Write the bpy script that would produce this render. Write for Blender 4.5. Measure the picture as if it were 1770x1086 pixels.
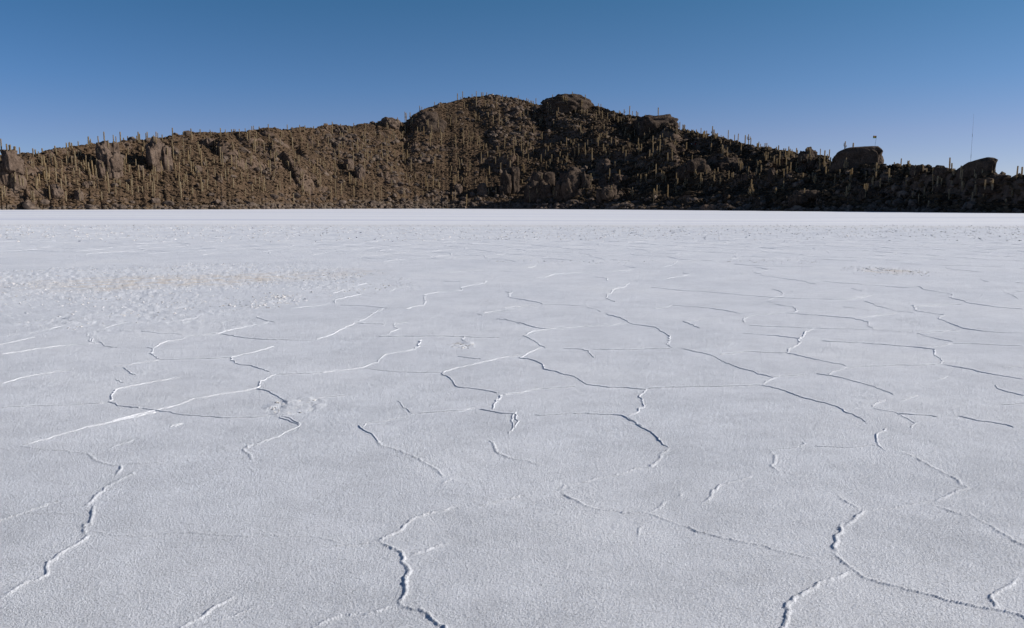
import bpy, math, random
import numpy as np
from mathutils import Vector, Matrix
from mathutils.bvhtree import BVHTree
random.seed(11)
RNG = np.random.default_rng(11)
R = math.radians
scn = bpy.context.scene
COL = scn.collection
for o in list(bpy.data.objects): bpy.data.objects.remove(o)

# ------------------------------------------------------------------ camera
CAM_H = 1.7
FPX, CX, CY = 1377.0, 885.0, 543.0            # photograph is 1770 x 1086
cam_d = bpy.data.cameras.new("camera"); cam = bpy.data.objects.new("camera", cam_d); COL.objects.link(cam)
scn.camera = cam
cam_d.sensor_fit = 'HORIZONTAL'; cam_d.sensor_width = 36.0; cam_d.lens = 36.0*FPX/1770.0
cam_d.clip_start = 0.05; cam_d.clip_end = 30000
PITCH = math.atan((CY-356.0)/FPX); ROLL = math.atan(4/1770)
camM = (Matrix.Translation((0, 0, CAM_H)) @ Matrix.Rotation(R(90)-PITCH, 4, 'X') @ Matrix.Rotation(ROLL, 4, 'Z'))
cam.matrix_world = camM
RM = np.array(camM.to_3x3())

# ------------------------------------------------------------------ light
SUN_EL, SUN_AZ = R(26), R(86)                 # azimuth from +Y (view) towards +X (right)
sdir = Vector((math.sin(SUN_AZ)*math.cos(SUN_EL), math.cos(SUN_AZ)*math.cos(SUN_EL), math.sin(SUN_EL)))
w = bpy.data.worlds.new("World"); scn.world = w; w.use_nodes = True
wn = w.node_tree.nodes; wl = w.node_tree.links
bg = wn["Background"]; bg.inputs[1].default_value = 0.09
sky = wn.new("ShaderNodeTexSky"); sky.sky_type = 'NISHITA'; sky.sun_disc = False
sky.sun_elevation = SUN_EL; sky.sun_rotation = SUN_AZ
sky.altitude = 3650; sky.air_density = 1.0; sky.dust_density = 0.35; sky.ozone_density = 3.0
# the clear high-altitude sky: bluer higher up, paler and pinker towards the sun side
def wramp(src, stops):
    r = wn.new("ShaderNodeValToRGB"); e = r.color_ramp.elements
    e[0].position = stops[0][0]; e[0].color = (*stops[0][1], 1); e[1].position = stops[-1][0]; e[1].color = (*stops[-1][1], 1)
    for p, c in stops[1:-1]:
        q = e.new(p); q.color = (*c, 1)
    wl.new(src, r.inputs[0]); return r.outputs[0]
wtc = wn.new("ShaderNodeTexCoord"); wsx = wn.new("ShaderNodeSeparateXYZ"); wl.new(wtc.outputs["Generated"], wsx.inputs[0])
wx = wn.new("ShaderNodeMapRange"); wx.inputs[1].default_value = -.6; wx.inputs[2].default_value = .6; wl.new(wsx.outputs[0], wx.inputs[0])
WZ = wramp(wsx.outputs[2], [(0, (1.0, .85, .94)), (.083, (.97, .85, .95)), (.138, (.77, .88, .99)), (.24, (.56, .89, .95)), (.5, (1.0, 1.0, .96))])  # zenith, out of view, kept brighter and warmer as added fill light
WX = wramp(wx.outputs[0], [(0, (.75, .88, .97)), (.5, (.94, .97, 1.0)), (1, (1.0, .98, .96))])
cur = sky.outputs[0]
for c_ in (WZ, WX):
    m_ = wn.new("ShaderNodeMix"); m_.data_type = 'RGBA'; m_.blend_type = 'MULTIPLY'; m_.inputs[0].default_value = 1
    wl.new(cur, m_.inputs[6]); wl.new(c_, m_.inputs[7]); cur = m_.outputs[2]
wl.new(cur, bg.inputs[0])
sl = bpy.data.lights.new("sun", 'SUN'); sl.energy = 5.8; sl.angle = R(0.53); sl.color = (1.0, 0.94, 0.85)
so = bpy.data.objects.new("sun", sl); COL.objects.link(so)
so.rotation_euler = sdir.to_track_quat('Z', 'Y').to_euler(); so.location = (0, 0, 60)
scn.view_settings.view_transform = 'Standard'; scn.view_settings.look = 'None'
scn.view_settings.exposure = 0.0; scn.view_settings.gamma = 1.0
scn.view_settings.use_curve_mapping = False

# ------------------------------------------------------------------ helpers
def ray(px, py):
    px = np.asarray(px, float); py = np.asarray(py, float)
    v = np.stack([(px-CX)/FPX, -(py-CY)/FPX, -np.ones_like(px)], -1)
    return v @ RM.T
def ground_pt(px, py):
    d = ray(px, py); t = -CAM_H/d[..., 2]
    return d[..., :2]*t[..., None]
def project(P):
    q = (np.asarray(P, float)-np.array([0, 0, CAM_H])) @ RM
    return CX+FPX*q[..., 0]/(-q[..., 2]), CY-FPX*q[..., 1]/(-q[..., 2])

def _h(ix, iy, s):
    n = (ix.astype(np.int64)*374761393 + iy.astype(np.int64)*668265263 + s*1274126177) & 0xffffffff
    n = ((n ^ (n >> 13))*1274126177) & 0xffffffff
    n = ((n ^ (n >> 16))*2246822519) & 0xffffffff
    return ((n ^ (n >> 15)) & 0xffffff)/float(0xffffff)
def vnoise(x, y, s=0):
    ix = np.floor(x); iy = np.floor(y); fx = x-ix; fy = y-iy
    fx = fx*fx*(3-2*fx); fy = fy*fy*(3-2*fy)
    ix = ix.astype(np.int64); iy = iy.astype(np.int64)
    a = _h(ix, iy, s); b = _h(ix+1, iy, s); c = _h(ix, iy+1, s); d = _h(ix+1, iy+1, s)
    return (a*(1-fx)+b*fx)*(1-fy)+(c*(1-fx)+d*fx)*fy      # 0..1
def fbm(x, y, sc, octs=4, s=0, g=0.5):
    v = 0; a = 1; t = 0
    for k in range(octs):
        v = v+a*(vnoise(x*sc+17.3*k, y*sc-9.1*k, s+k)*2-1); t += a; a *= g; sc *= 2.03
    return v/t
def worley(x, y, sc, s=0):
    x = x*sc; y = y*sc
    ix = np.floor(x).astype(np.int64); iy = np.floor(y).astype(np.int64)
    f1 = np.full(x.shape, 9.0); f2 = f1.copy(); idv = np.zeros(x.shape)
    for dx in (-1, 0, 1):
        for dy in (-1, 0, 1):
            cx = ix+dx; cy = iy+dy
            hx = cx+_h(cx, cy, s); hy = cy+_h(cx, cy, s+7)
            d = np.hypot(hx-x, hy-y); near = d < f1
            f2 = np.where(near, f1, np.minimum(f2, d))
            idv = np.where(near, _h(cx, cy, s+13), idv); f1 = np.where(near, d, f1)
    return f1, f2, idv
def sstep(a, b, x):
    t = np.clip((x-a)/(b-a), 0, 1); return t*t*(3-2*t)

def mesh_np(name, V, F, mat, smooth=False, F3=None):
    """V (n,3); F (m,4) quads and/or F3 (k,3) triangles"""
    me = bpy.data.meshes.new(name)
    V = np.asarray(V, np.float32); nq = 0 if F is None else len(F); nt = 0 if F3 is None else len(F3)
    idx = []; 
    if nq: idx.append(np.asarray(F, np.int32).ravel())
    if nt: idx.append(np.asarray(F3, np.int32).ravel())
    idx = np.concatenate(idx)
    me.vertices.add(len(V)); me.vertices.foreach_set('co', V.ravel())
    me.loops.add(len(idx)); me.loops.foreach_set('vertex_index', idx)
    st = np.concatenate([np.arange(nq)*4, nq*4+np.arange(nt)*3]).astype(np.int32)
    me.polygons.add(nq+nt); me.polygons.foreach_set('loop_start', st)
    me.update(calc_edges=True)
    me.polygons.foreach_set('use_smooth', np.full(nq+nt, smooth))
    if mat: me.materials.append(mat)
    return me
def link(name, me, parent=None):
    o = bpy.data.objects.new(name, me); COL.objects.link(o)
    if parent: o.parent = parent
    return o
def tag(o, label=None, cat=None, group=None, kind=None):
    if label: o['label'] = label
    if cat: o['category'] = cat
    if group: o['group'] = group
    if kind: o['kind'] = kind
    return o
def gridfaces(nr, nc):
    i = np.arange(nr-1)[:, None]*nc+np.arange(nc-1)[None, :]
    return np.stack([i, i+1, i+nc+1, i+nc], -1).reshape(-1, 4)

# ------------------------------------------------------------------ materials
def newmat(name, rough=0.9, spec=0.2):
    m = bpy.data.materials.new(name); m.use_nodes = True
    b = m.node_tree.nodes["Principled BSDF"]; b.inputs["Roughness"].default_value = rough
    b.inputs["Specular IOR Level"].default_value = spec
    return m, m.node_tree.nodes, m.node_tree.links, b
def nd(N, t, **k):
    n = N.new(t)
    for a, v in k.items():
        if a in n.inputs.keys(): n.inputs[a].default_value = v
        else: setattr(n, a, v)
    return n
def noise(N, L, sc, det=4, rough=.55, vec=None):
    n = N.new("ShaderNodeTexNoise"); n.inputs["Scale"].default_value = sc
    n.inputs["Detail"].default_value = det; n.inputs["Roughness"].default_value = rough
    if vec is not None: L.new(vec, n.inputs["Vector"])
    return n
def ramp(N, L, src, stops):
    r = N.new("ShaderNodeValToRGB"); e = r.color_ramp.elements
    e[0].position = stops[0][0]; e[0].color = (*stops[0][1], 1)
    e[1].position = stops[-1][0]; e[1].color = (*stops[-1][1], 1)
    for p, c in stops[1:-1]:
        q = e.new(p); q.color = (*c, 1)
    L.new(src, r.inputs[0]); return r
def mixc(N, L, fac, a, b, mode='MIX'):
    m = N.new("ShaderNodeMix"); m.data_type = 'RGBA'; m.blend_type = mode
    if isinstance(fac, (int, float)): m.inputs[0].default_value = fac
    else: L.new(fac, m.inputs[0])
    for k, v in ((6, a), (7, b)):
        if isinstance(v, tuple): m.inputs[k].default_value = (*v, 1)
        else: L.new(v, m.inputs[k])
    return m.outputs[2]
def mth(N, L, op, a, b=None):
    m = N.new("ShaderNodeMath"); m.operation = op
    for k, v in ((0, a), (1, b)):
        if v is None: continue
        if isinstance(v, (int, float)): m.inputs[k].default_value = v
        else: L.new(v, m.inputs[k])
    return m.outputs[0]
def G(v): return (v, v, v)

def salt_material():
    m, N, L, b = newmat("salt", .75, .25)
    geo = nd(N, "ShaderNodeNewGeometry"); P = geo.outputs["Position"]
    big = noise(N, L, .35, 5, .6, P); med = noise(N, L, 6, 4, .6, P); fine = noise(N, L, 80, 3, .8, P)
    c = ramp(N, L, big.outputs[0], [(.3, (.70, .725, .79)), (.55, (.765, .785, .845)), (.75, (.79, .805, .85))]).outputs[0]
    c = mixc(N, L, .35, c, ramp(N, L, med.outputs[0], [(.35, G(.82)), (.6, G(1))]).outputs[0], 'MULTIPLY')
    c = mixc(N, L, .6, c, ramp(N, L, fine.outputs[0], [(.36, G(.45)), (.50, G(1))]).outputs[0], 'MULTIPLY')
    mot = noise(N, L, 1.4, 5, .7, P)
    c = mixc(N, L, .28, c, ramp(N, L, mot.outputs[0], [(.36, G(.86)), (.58, G(1))]).outputs[0], 'MULTIPLY')
    at = nd(N, "ShaderNodeAttribute"); at.attribute_name = "tint"      # r: brown crust, g: swept lane
    sp = nd(N, "ShaderNodeSeparateColor"); L.new(at.outputs["Color"], sp.inputs[0])
    bn = ramp(N, L, noise(N, L, 2.5, 5, .65, P).outputs[0], [(.42, G(0)), (.62, G(1))]).outputs[0]
    c = mixc(N, L, mth(N, L, 'MULTIPLY', sp.outputs[0], bn), c, (.66, .60, .545))
    mp = nd(N, "ShaderNodeMapping"); mp.inputs["Scale"].default_value = (.004, .09, 1); L.new(P, mp.inputs[0])
    st = noise(N, L, 1.0, 4, .6, mp.outputs[0])
    lane = ramp(N, L, st.outputs[0], [(.40, (.64, .66, .75)), (.5, (.755, .765, .82)), (.62, (.80, .81, .85))]).outputs[0]
    c = mixc(N, L, sp.outputs[1], c, lane)
    L.new(c, b.inputs["Base Color"])
    b1 = nd(N, "ShaderNodeBump", Strength=1.0, Distance=.011); L.new(noise(N, L, 85, 4, .85, P).outputs[0], b1.inputs["Height"])
    b2 = nd(N, "ShaderNodeBump", Strength=.8, Distance=.004); L.new(noise(N, L, 230, 2, .7, P).outputs[0], b2.inputs["Height"])
    L.new(ramp(N, L, mot.outputs[0], [(.35, G(1)), (.65, G(.7))]).outputs[0], b1.inputs['Strength'])
    L.new(b1.outputs[0], b2.inputs["Normal"]); L.new(b2.outputs[0], b.inputs["Normal"])
    return m
M_SALT = salt_material()

def hill_material():
    m, N, L, b = newmat("hillside", .95, .1)
    geo = nd(N, "ShaderNodeNewGeometry"); P = geo.outputs["Position"]
    at = nd(N, "ShaderNodeAttribute"); at.attribute_name = "tint"      # r: bare rock, g: sandy toe, b: shade painted into the scrub
    sp = nd(N, "ShaderNodeSeparateColor"); L.new(at.outputs["Color"], sp.inputs[0])
    n1 = noise(N, L, .55, 6, .7, P); n2 = noise(N, L, .12, 4, .6, P); n3 = noise(N, L, 2.2, 4, .7, P)
    rock = ramp(N, L, n1.outputs[0], [(.3, (.040, .028, .023)), (.48, (.110, .077, .058)), (.7, (.175, .126, .096))]).outputs[0]
    scrub = ramp(N, L, n3.outputs[0], [(.36, (.030, .020, .014)), (.5, (.086, .056, .036)), (.66, (.155, .104, .066))]).outputs[0]
    dark = ramp(N, L, n3.outputs[0], [(.38, (.007, .0055, .005)), (.55, (.044, .031, .022)), (.70, (.125, .086, .054))]).outputs[0]  # scrub colour darkened to stand in for the shade on the slope
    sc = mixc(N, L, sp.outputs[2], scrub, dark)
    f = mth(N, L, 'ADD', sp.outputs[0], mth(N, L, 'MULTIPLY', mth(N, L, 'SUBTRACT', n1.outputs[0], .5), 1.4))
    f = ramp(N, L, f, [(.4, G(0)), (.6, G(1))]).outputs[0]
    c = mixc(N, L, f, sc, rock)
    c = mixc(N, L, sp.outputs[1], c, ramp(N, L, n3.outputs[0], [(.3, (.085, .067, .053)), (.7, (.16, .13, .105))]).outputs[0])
    L.new(c, b.inputs["Base Color"])
    bp = nd(N, "ShaderNodeBump", Strength=1.0, Distance=.45); L.new(n3.outputs[0], bp.inputs["Height"])
    L.new(bp.outputs[0], b.inputs["Normal"])
    return m
M_HILL = hill_material()
def rock_material(name, k=1.0):
    m, N, L, b = newmat(name, .95, .12)
    P = nd(N, "ShaderNodeNewGeometry").outputs["Position"]
    n1 = noise(N, L, .35, 7, .7, P); n2 = noise(N, L, 1.8, 5, .7, P)
    c = ramp(N, L, n1.outputs[0], [(.3, (.085*k, .059*k, .045*k)), (.48, (.20*k, .143*k, .110*k)), (.62, (.29*k, .215*k, .170*k)), (.75, (.17*k, .118*k, .088*k))]).outputs[0]
    c = mixc(N, L, .6, c, ramp(N, L, n2.outputs[0], [(.35, G(.5)), (.6, G(1))]).outputs[0], 'MULTIPLY')
    L.new(c, b.inputs["Base Color"])
    mu = nd(N, "ShaderNodeTexVoronoi", feature='DISTANCE_TO_EDGE', Scale=.55); L.new(P, mu.inputs["Vector"])
    b0 = nd(N, "ShaderNodeBump", Strength=.5, Distance=.8); L.new(mu.outputs["Distance"], b0.inputs["Height"])
    bp = nd(N, "ShaderNodeBump", Strength=1.0, Distance=.5); L.new(n2.outputs[0], bp.inputs["Height"])
    L.new(b0.outputs[0], bp.inputs["Normal"]); L.new(bp.outputs[0], b.inputs["Normal"])
    return m
M_ROCK = rock_material("outcrop_rock", .62); M_SHADEROCK = rock_material("shade_painted_rock", .36)  # second copy is the same rock with shade painted into its colour
def plain_noise(name, c0, c1, sc=3, rough=.9, rnd=False, spec=.15):
    m, N, L, b = newmat(name, rough, spec)
    P = nd(N, "ShaderNodeNewGeometry").outputs["Position"]
    c = ramp(N, L, noise(N, L, sc, 4, .6, P).outputs[0], [(.35, c0), (.65, c1)]).outputs[0]
    if rnd:
        oi = nd(N, "ShaderNodeObjectInfo")
        c = mixc(N, L, .7, c, ramp(N, L, oi.outputs["Random"], [(0, (.55, .53, .52)), (.5, (1, 1, 1)), (1, (1, .84, .66))]).outputs[0], 'MULTIPLY')
    L.new(c, b.inputs["Base Color"]); return m
M_CACTUS = plain_noise("cactus_skin", (.15, .124, .080), (.38, .31, .215), 2.2, .85, True)
def spines(m):                                              # sunlight glows through the dense pale spines
    N = m.node_tree.nodes; L = m.node_tree.links; b = N["Principled BSDF"]; out = [n for n in N if n.type == 'OUTPUT_MATERIAL'][0]
    t = N.new("ShaderNodeBsdfTranslucent"); t.inputs[0].default_value = (.66, .54, .36, 1)
    x = N.new("ShaderNodeMixShader"); x.inputs[0].default_value = .42
    L.new(b.outputs[0], x.inputs[1]); L.new(t.outputs[0], x.inputs[2]); L.new(x.outputs[0], out.inputs[0])
spines(M_CACTUS)
M_SCRUB = plain_noise("scrub_leaves", (.034, .022, .014), (.145, .098, .060), .35)
M_SHADESCRUB = plain_noise("shade_painted_leaves", (.011, .008, .006), (.088, .059, .035), .35)  # darker copy of the scrub, shade painted into the leaves
M_RUBBLE = plain_noise("rubble_rock", (.055, .040, .032), (.155, .118, .094), .5)
M_CRUST = plain_noise("salt_crust", (.56, .53, .50), (.70, .705, .735), .8, .8)
M_POLE = plain_noise("painted_steel", (.10, .10, .11), (.16, .16, .17), 5, .5)

# ================================================================== ISLAND
SH_PX = [(-700, 369), (-300, 365), (0, 362.8), (200, 362.5), (400, 362.2), (600, 361.3), (760, 361.1), (880, 361.5), (1040, 362.4), (1200, 363.7),
         (1300, 364.5), (1380, 365.4), (1500, 366.2), (1600, 367.2), (1700, 368.2), (1770, 368.7), (2100, 371), (2500, 375)]
RI_PX = [(-700, 270), (0, 340), (200, 375), (400, 425), (600, 510), (700, 545), (800, 590), (900, 612), (980, 600), (1100, 560), (1200, 520),
         (1300, 455), (1400, 385), (1500, 335), (1600, 305), (1700, 283), (1770, 272), (2100, 255), (2500, 230)]
SIL = [(-700, 352), (-450, 318), (-200, 284), (-60, 270), (0, 270), (50, 264), (60, 268), (75, 262), (100, 256.5), (130, 254), (150, 251), (165, 249), (200, 248), (215, 244), (240, 243), (262, 240),
       (290, 238), (300, 234), (318, 233), (330, 229.5), (345, 229), (358, 230), (380, 230), (400, 229), (425, 228), (440, 225.5), (455, 222), (475, 221.5), (488, 225),
       (500, 224), (520, 219.5), (532, 222), (545, 222), (560, 217), (575, 216), (600, 217.5), (607, 220), (622, 215), (645, 213.5), (658, 210), (672, 207), (690, 211), (699, 213.5), (705, 208),
       (715, 198), (730, 190), (745, 185), (760, 180.5), (775, 178), (790, 174), (805, 170), (820, 168), (850, 165), (868, 167), (885, 170), (900, 172.5), (915, 177), (930, 183), (945, 181), (975, 178), (1010, 180),
       (1020, 182), (1040, 188), (1060, 194), (1080, 199), (1095, 202), (1120, 206), (1150, 212), (1172, 224), (1185, 226), (1200, 230), (1215, 233), (1230, 236), (1245, 238), (1260, 243), (1275, 246), (1290, 251), (1300, 252), (1312, 257),
       (1325, 257), (1340, 259), (1355, 262), (1370, 265), (1395, 269), (1425, 272), (1440, 286), (1530, 287), (1545, 286.5), (1560, 288), (1580, 288), (1600, 290), (1620, 294), (1650, 297),
       (1700, 303), (1722, 303), (1735, 305), (1745, 309), (1753, 311.5), (1762, 307), (1772, 304), (1800, 305), (1850, 316), (1920, 332), (2000, 345), (2150, 356), (2300, 362), (2500, 368)]
def az_of(px, py):
    d = ray(px, py); return np.arctan2(d[..., 0], d[..., 1])
NC, NR, NB = 2100, 210, 46
px_h = np.array([a[0] for a in SH_PX]); py_h = np.array([a[1] for a in SH_PX])
g = ground_pt(px_h, py_h); sh_az = np.arctan2(g[:, 0], g[:, 1]); sh_r = np.hypot(g[:, 0], g[:, 1])
ri_az = az_of(np.array([a[0] for a in RI_PX]), np.full(len(RI_PX), 260.)); ri_r = np.array([a[1] for a in RI_PX], float)
sp_ = np.array(SIL, float); dd = ray(sp_[:, 0], sp_[:, 1]); si_az = np.arctan2(dd[:, 0], dd[:, 1]); si_t = dd[:, 2]/np.hypot(dd[:, 0], dd[:, 1])
AZ = np.arctan(np.linspace(math.tan(sh_az[0]), math.tan(sh_az[-1]), NC))
def smooth1(a, k):
    ker = np.hanning(k+2)[1:-1]; ker /= ker.sum(); return np.convolve(np.pad(a, k//2, mode='edge'), ker, 'valid')[:len(a)]
rs = smooth1(np.interp(AZ, sh_az, sh_r), 61); rr = smooth1(np.interp(AZ, ri_az, ri_r), 101)
tt = smooth1(np.interp(AZ, si_az, si_t), 5)
rs = rs + 2.0*fbm(AZ*220, AZ*0, 1, 4, 3)
v = np.concatenate([np.linspace(0, 1, NR)**1.0, 1+np.linspace(0, 1, NB+1)[1:]**1.3*1.0])
rad = rs[None, :]+(rr-rs)[None, :]*np.minimum(v, 1)[:, None]+np.maximum(v-1, 0)[:, None]*110
X = np.sin(AZ)[None, :]*rad; Y = np.cos(AZ)[None, :]*rad
zr = np.maximum(tt, .002)*rr                                   # height of the crest above eye
vv = np.minimum(v, 1)[:, None]*np.ones_like(X)
# slope profile: quick toe, steady slope, rounded crest
f = .93*vv**1.06+.07*np.sin(vv*math.pi/2)
back = np.maximum(v-1, 0)[:, None]
right = sstep(-.13, .16, AZ)[None, :]*np.ones_like(X)           # 0 on the sunlit left, 1 on the right-hand slope
Z0 = (zr+CAM_H)[None, :]*f*(1-sstep(0, 1, back))
# terraces
stp = 8.5
q = Z0/stp+.9*fbm(X, Y, .012, 3, 21); qf = q-np.floor(q)
terr = (np.floor(q)+sstep(.35, .85, qf)-q)*stp
edge = sstep(.0, .10, vv)*(1-.75*sstep(.90, 1, vv))
Z = Z0+terr*edge*(.12+.50*right)
big = fbm(X, Y, .016, 3, 5)
Z += edge*big*7.0*np.minimum(1, Z0/18)
rk = sstep(.08, .40, fbm(X, Y, .022, 3, 40)+.10*right)        # rocky areas
# spurs: steep on the left flank, gentle on the right one
for per, am, sd in ((46, 4.8, 301), (21, 2.2, 302)):
    u = (X*.92+(Y-300)*.28+14*fbm(X, Y, .018, 3, sd))/per; uf = u-np.floor(u); ui = np.floor(u).astype(np.int64)
    saw = np.where(uf < .28, sstep(0, .28, uf), 1-(uf-.28)/.72)
    Z += edge*am*(saw-.4)*(.48+.52*right)*np.minimum(1, Z0/12)*(.5+.8*vnoise(X*.03, Y*.03, sd+5))
f1, f2, wid = worley(X+2*fbm(X, Y, .1, 2, 61), Y+2*fbm(X, Y, .1, 2, 62), .075, 50)
dome = np.maximum(0, 1-(f1/.62)**2)**.6
rkb = sstep(-.10, .25, fbm(X, Y, .026, 3, 44)+.12*right-.06)
Z += edge*rkb*dome*(.6+6.5*wid**2.5)*np.minimum(1, .25+Z0/14)
f1, f2, wid2 = worley(X+.8*fbm(X, Y, .3, 2, 71), Y+.8*fbm(X, Y, .3, 2, 72), .19, 51)
Z += (edge*.9+.05)*(.12+.88*rk)*np.maximum(0, 1-(f1/.6)**2)**.6*(.3+2.2*wid2**3)
f1, f2, wid3 = worley(X, Y, .48, 52)
Z += sstep(0, .05, vv)*np.maximum(0, 1-(f1/.62)**2)**.7*(.10+.75*wid3**2)*.8*(.2+.8*rk)
Z += sstep(0, .06, vv)*fbm(X, Y, .35, 4, 80)*.55
# keep the crest line of the island
for it in range(3):
    el = (Z-CAM_H)/rad
    k = (np.maximum(tt, .001)+CAM_H/rr)/(el.max(0)+CAM_H/rr)
    k = smooth1(k, 3)
    Z *= (1+(k-1)[None, :]*sstep(.25, .8, vv))
Z = np.where(vv < .02, np.minimum(Z, .15+vv*30), Z)
Z[0, :] = -.25; Z[-1, :] = -1
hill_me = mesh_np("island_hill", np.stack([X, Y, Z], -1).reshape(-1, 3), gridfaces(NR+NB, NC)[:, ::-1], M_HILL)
hill = tag(link("hillside", hill_me), kind='structure')
gx = np.gradient(Z, axis=1)/np.maximum(1e-3, np.hypot(np.gradient(X, axis=1), np.gradient(Y, axis=1)))
gr = np.gradient(Z, axis=0)/np.maximum(1e-3, np.gradient(rad, axis=0))
steep = sstep(.55, 1.3, np.hypot(gx, gr))
toe = (1-sstep(.03, .095+.05*fbm(X, Y, .05, 3, 90), vv))*(1-.8*right)
shadem = np.clip(right*.85+.35*fbm(X, Y, .02, 3, 91), 0, 1)  # paints shade into the right slope's colour, broken up by noise
shadem *= np.ones_like(X)
colr = np.stack([np.clip(steep*.75+.18*rk+.14*rkb, 0, 1), toe, shadem, np.ones_like(X)], -1).reshape(-1, 4).astype(np.float32)
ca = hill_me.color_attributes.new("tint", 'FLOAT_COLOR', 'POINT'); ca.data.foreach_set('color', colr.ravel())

Vh = np.stack([X, Y, Z], -1).reshape(-1, 3)
bvh_v = [tuple(p) for p in Vh.tolist()]; bvh_f = gridfaces(NR+NB, NC).tolist()
BVH = [BVHTree.FromPolygons(bvh_v, bvh_f)]
O = Vector((0, 0, CAM_H))
def hit(px, py, maxdown=30):
    """point of the island seen at a photo pixel; when that pixel is sky go down to the crest"""
    k = 0
    while k <= maxdown:
        d = Vector(ray(px, py+k)).normalized(); best = None
        for b in BVH:
            h = b.ray_cast(O, d, 1500)
            if h[0] is not None and (best is None or h[3] < best[1]): best = (h[0], h[3])
        if best: return best[0], k
        k += 1
    return None, 0

# ------------------------------------------------------------------ outcrops and boulders
def ico(n):
    import bmesh
    bm = bmesh.new(); bmesh.ops.create_icosphere(bm, subdivisions=n, radius=1)
    V = np.array([v.co[:] for v in bm.verts]); F = np.array([[v.index for v in f.verts] for f in bm.faces]); bm.free()
    return V, F
IC5 = ico(5); IC3 = ico(3); IC4 = ico(4); IC1 = ico(1); IC2 = ico(2)
def n3(P, sc, octs, s):
    return (fbm(P[:, 0]+.37*P[:, 2], P[:, 1]-.71*P[:, 2], sc, octs, s)+fbm(P[:, 2]+5.1, P[:, 0]*.6+P[:, 1]*.8, sc, octs, s+31))*.5
def rock_verts(w, d, h, seed, boxy=.75, shape=None, base=IC5, rough=.22):
    V, F = base; V = V.copy()
    S = np.sign(V)*np.abs(V)**boxy
    
    rs_ = np.random.default_rng(seed); off = rs_.uniform(-50, 50, 3)
    N1 = n3(V*1.0+off, 1.3, 3, seed); N2 = n3(V+off, 4.0, 4, seed+5)
    cell, _, ci = worley(V[:, 0]*1.2+off[0]+.5*V[:, 2], V[:, 2]*1.2+V[:, 1]+off[1], 1.7, seed)
    S *= (1+rough*N1*1.5+rough*.55*N2-rough*.5*(cell-.4)+rough*.35*(ci-.5))[:, None]
    S += V*(rough*.42*n3(V+off, 9.0, 3, seed+9)-rough*.5*np.maximum(0, .12-np.abs(n3(V+off, 2.6, 2, seed+17)))*3)[:, None]
    def cap(z, top): return np.where(z > top-.25, top-.25+.25*np.tanh((z-top+.25)/.25), z)
    if shape == 'wedge':                                   # top rises to the right, right end undercut
        S[:, 2] = cap(S[:, 2], .72+.22*np.clip(S[:, 0], -1, .45)-.10*np.clip(S[:, 0]-.45, 0, 1))
        S[:, 0] += .22*np.clip(S[:, 2]+.1, -.5, .8)*np.clip(S[:, 0], 0, 1)
        S[:, 2] -= .25*np.clip(-S[:, 0]-.45, 0, 1)*(S[:, 2] > 0)
    if shape == 'flat':
        S[:, 2] = cap(S[:, 2], .80+.05*N1*3)
        S[:, 2] -= .55*np.clip(-S[:, 0]-.30, 0, 1)**1.4*np.clip(S[:, 2]*2, 0, 1)
        S[:, 2] -= .9*np.clip(S[:, 0]-.78, 0, 1)*np.clip(S[:, 2]*2, 0, 1)
    P = S*np.array([w/2, d/2, h/2])
    return P, F
LAND = []     # named landmarks (photo x, y, short phrase)
rock_objs = []
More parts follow.
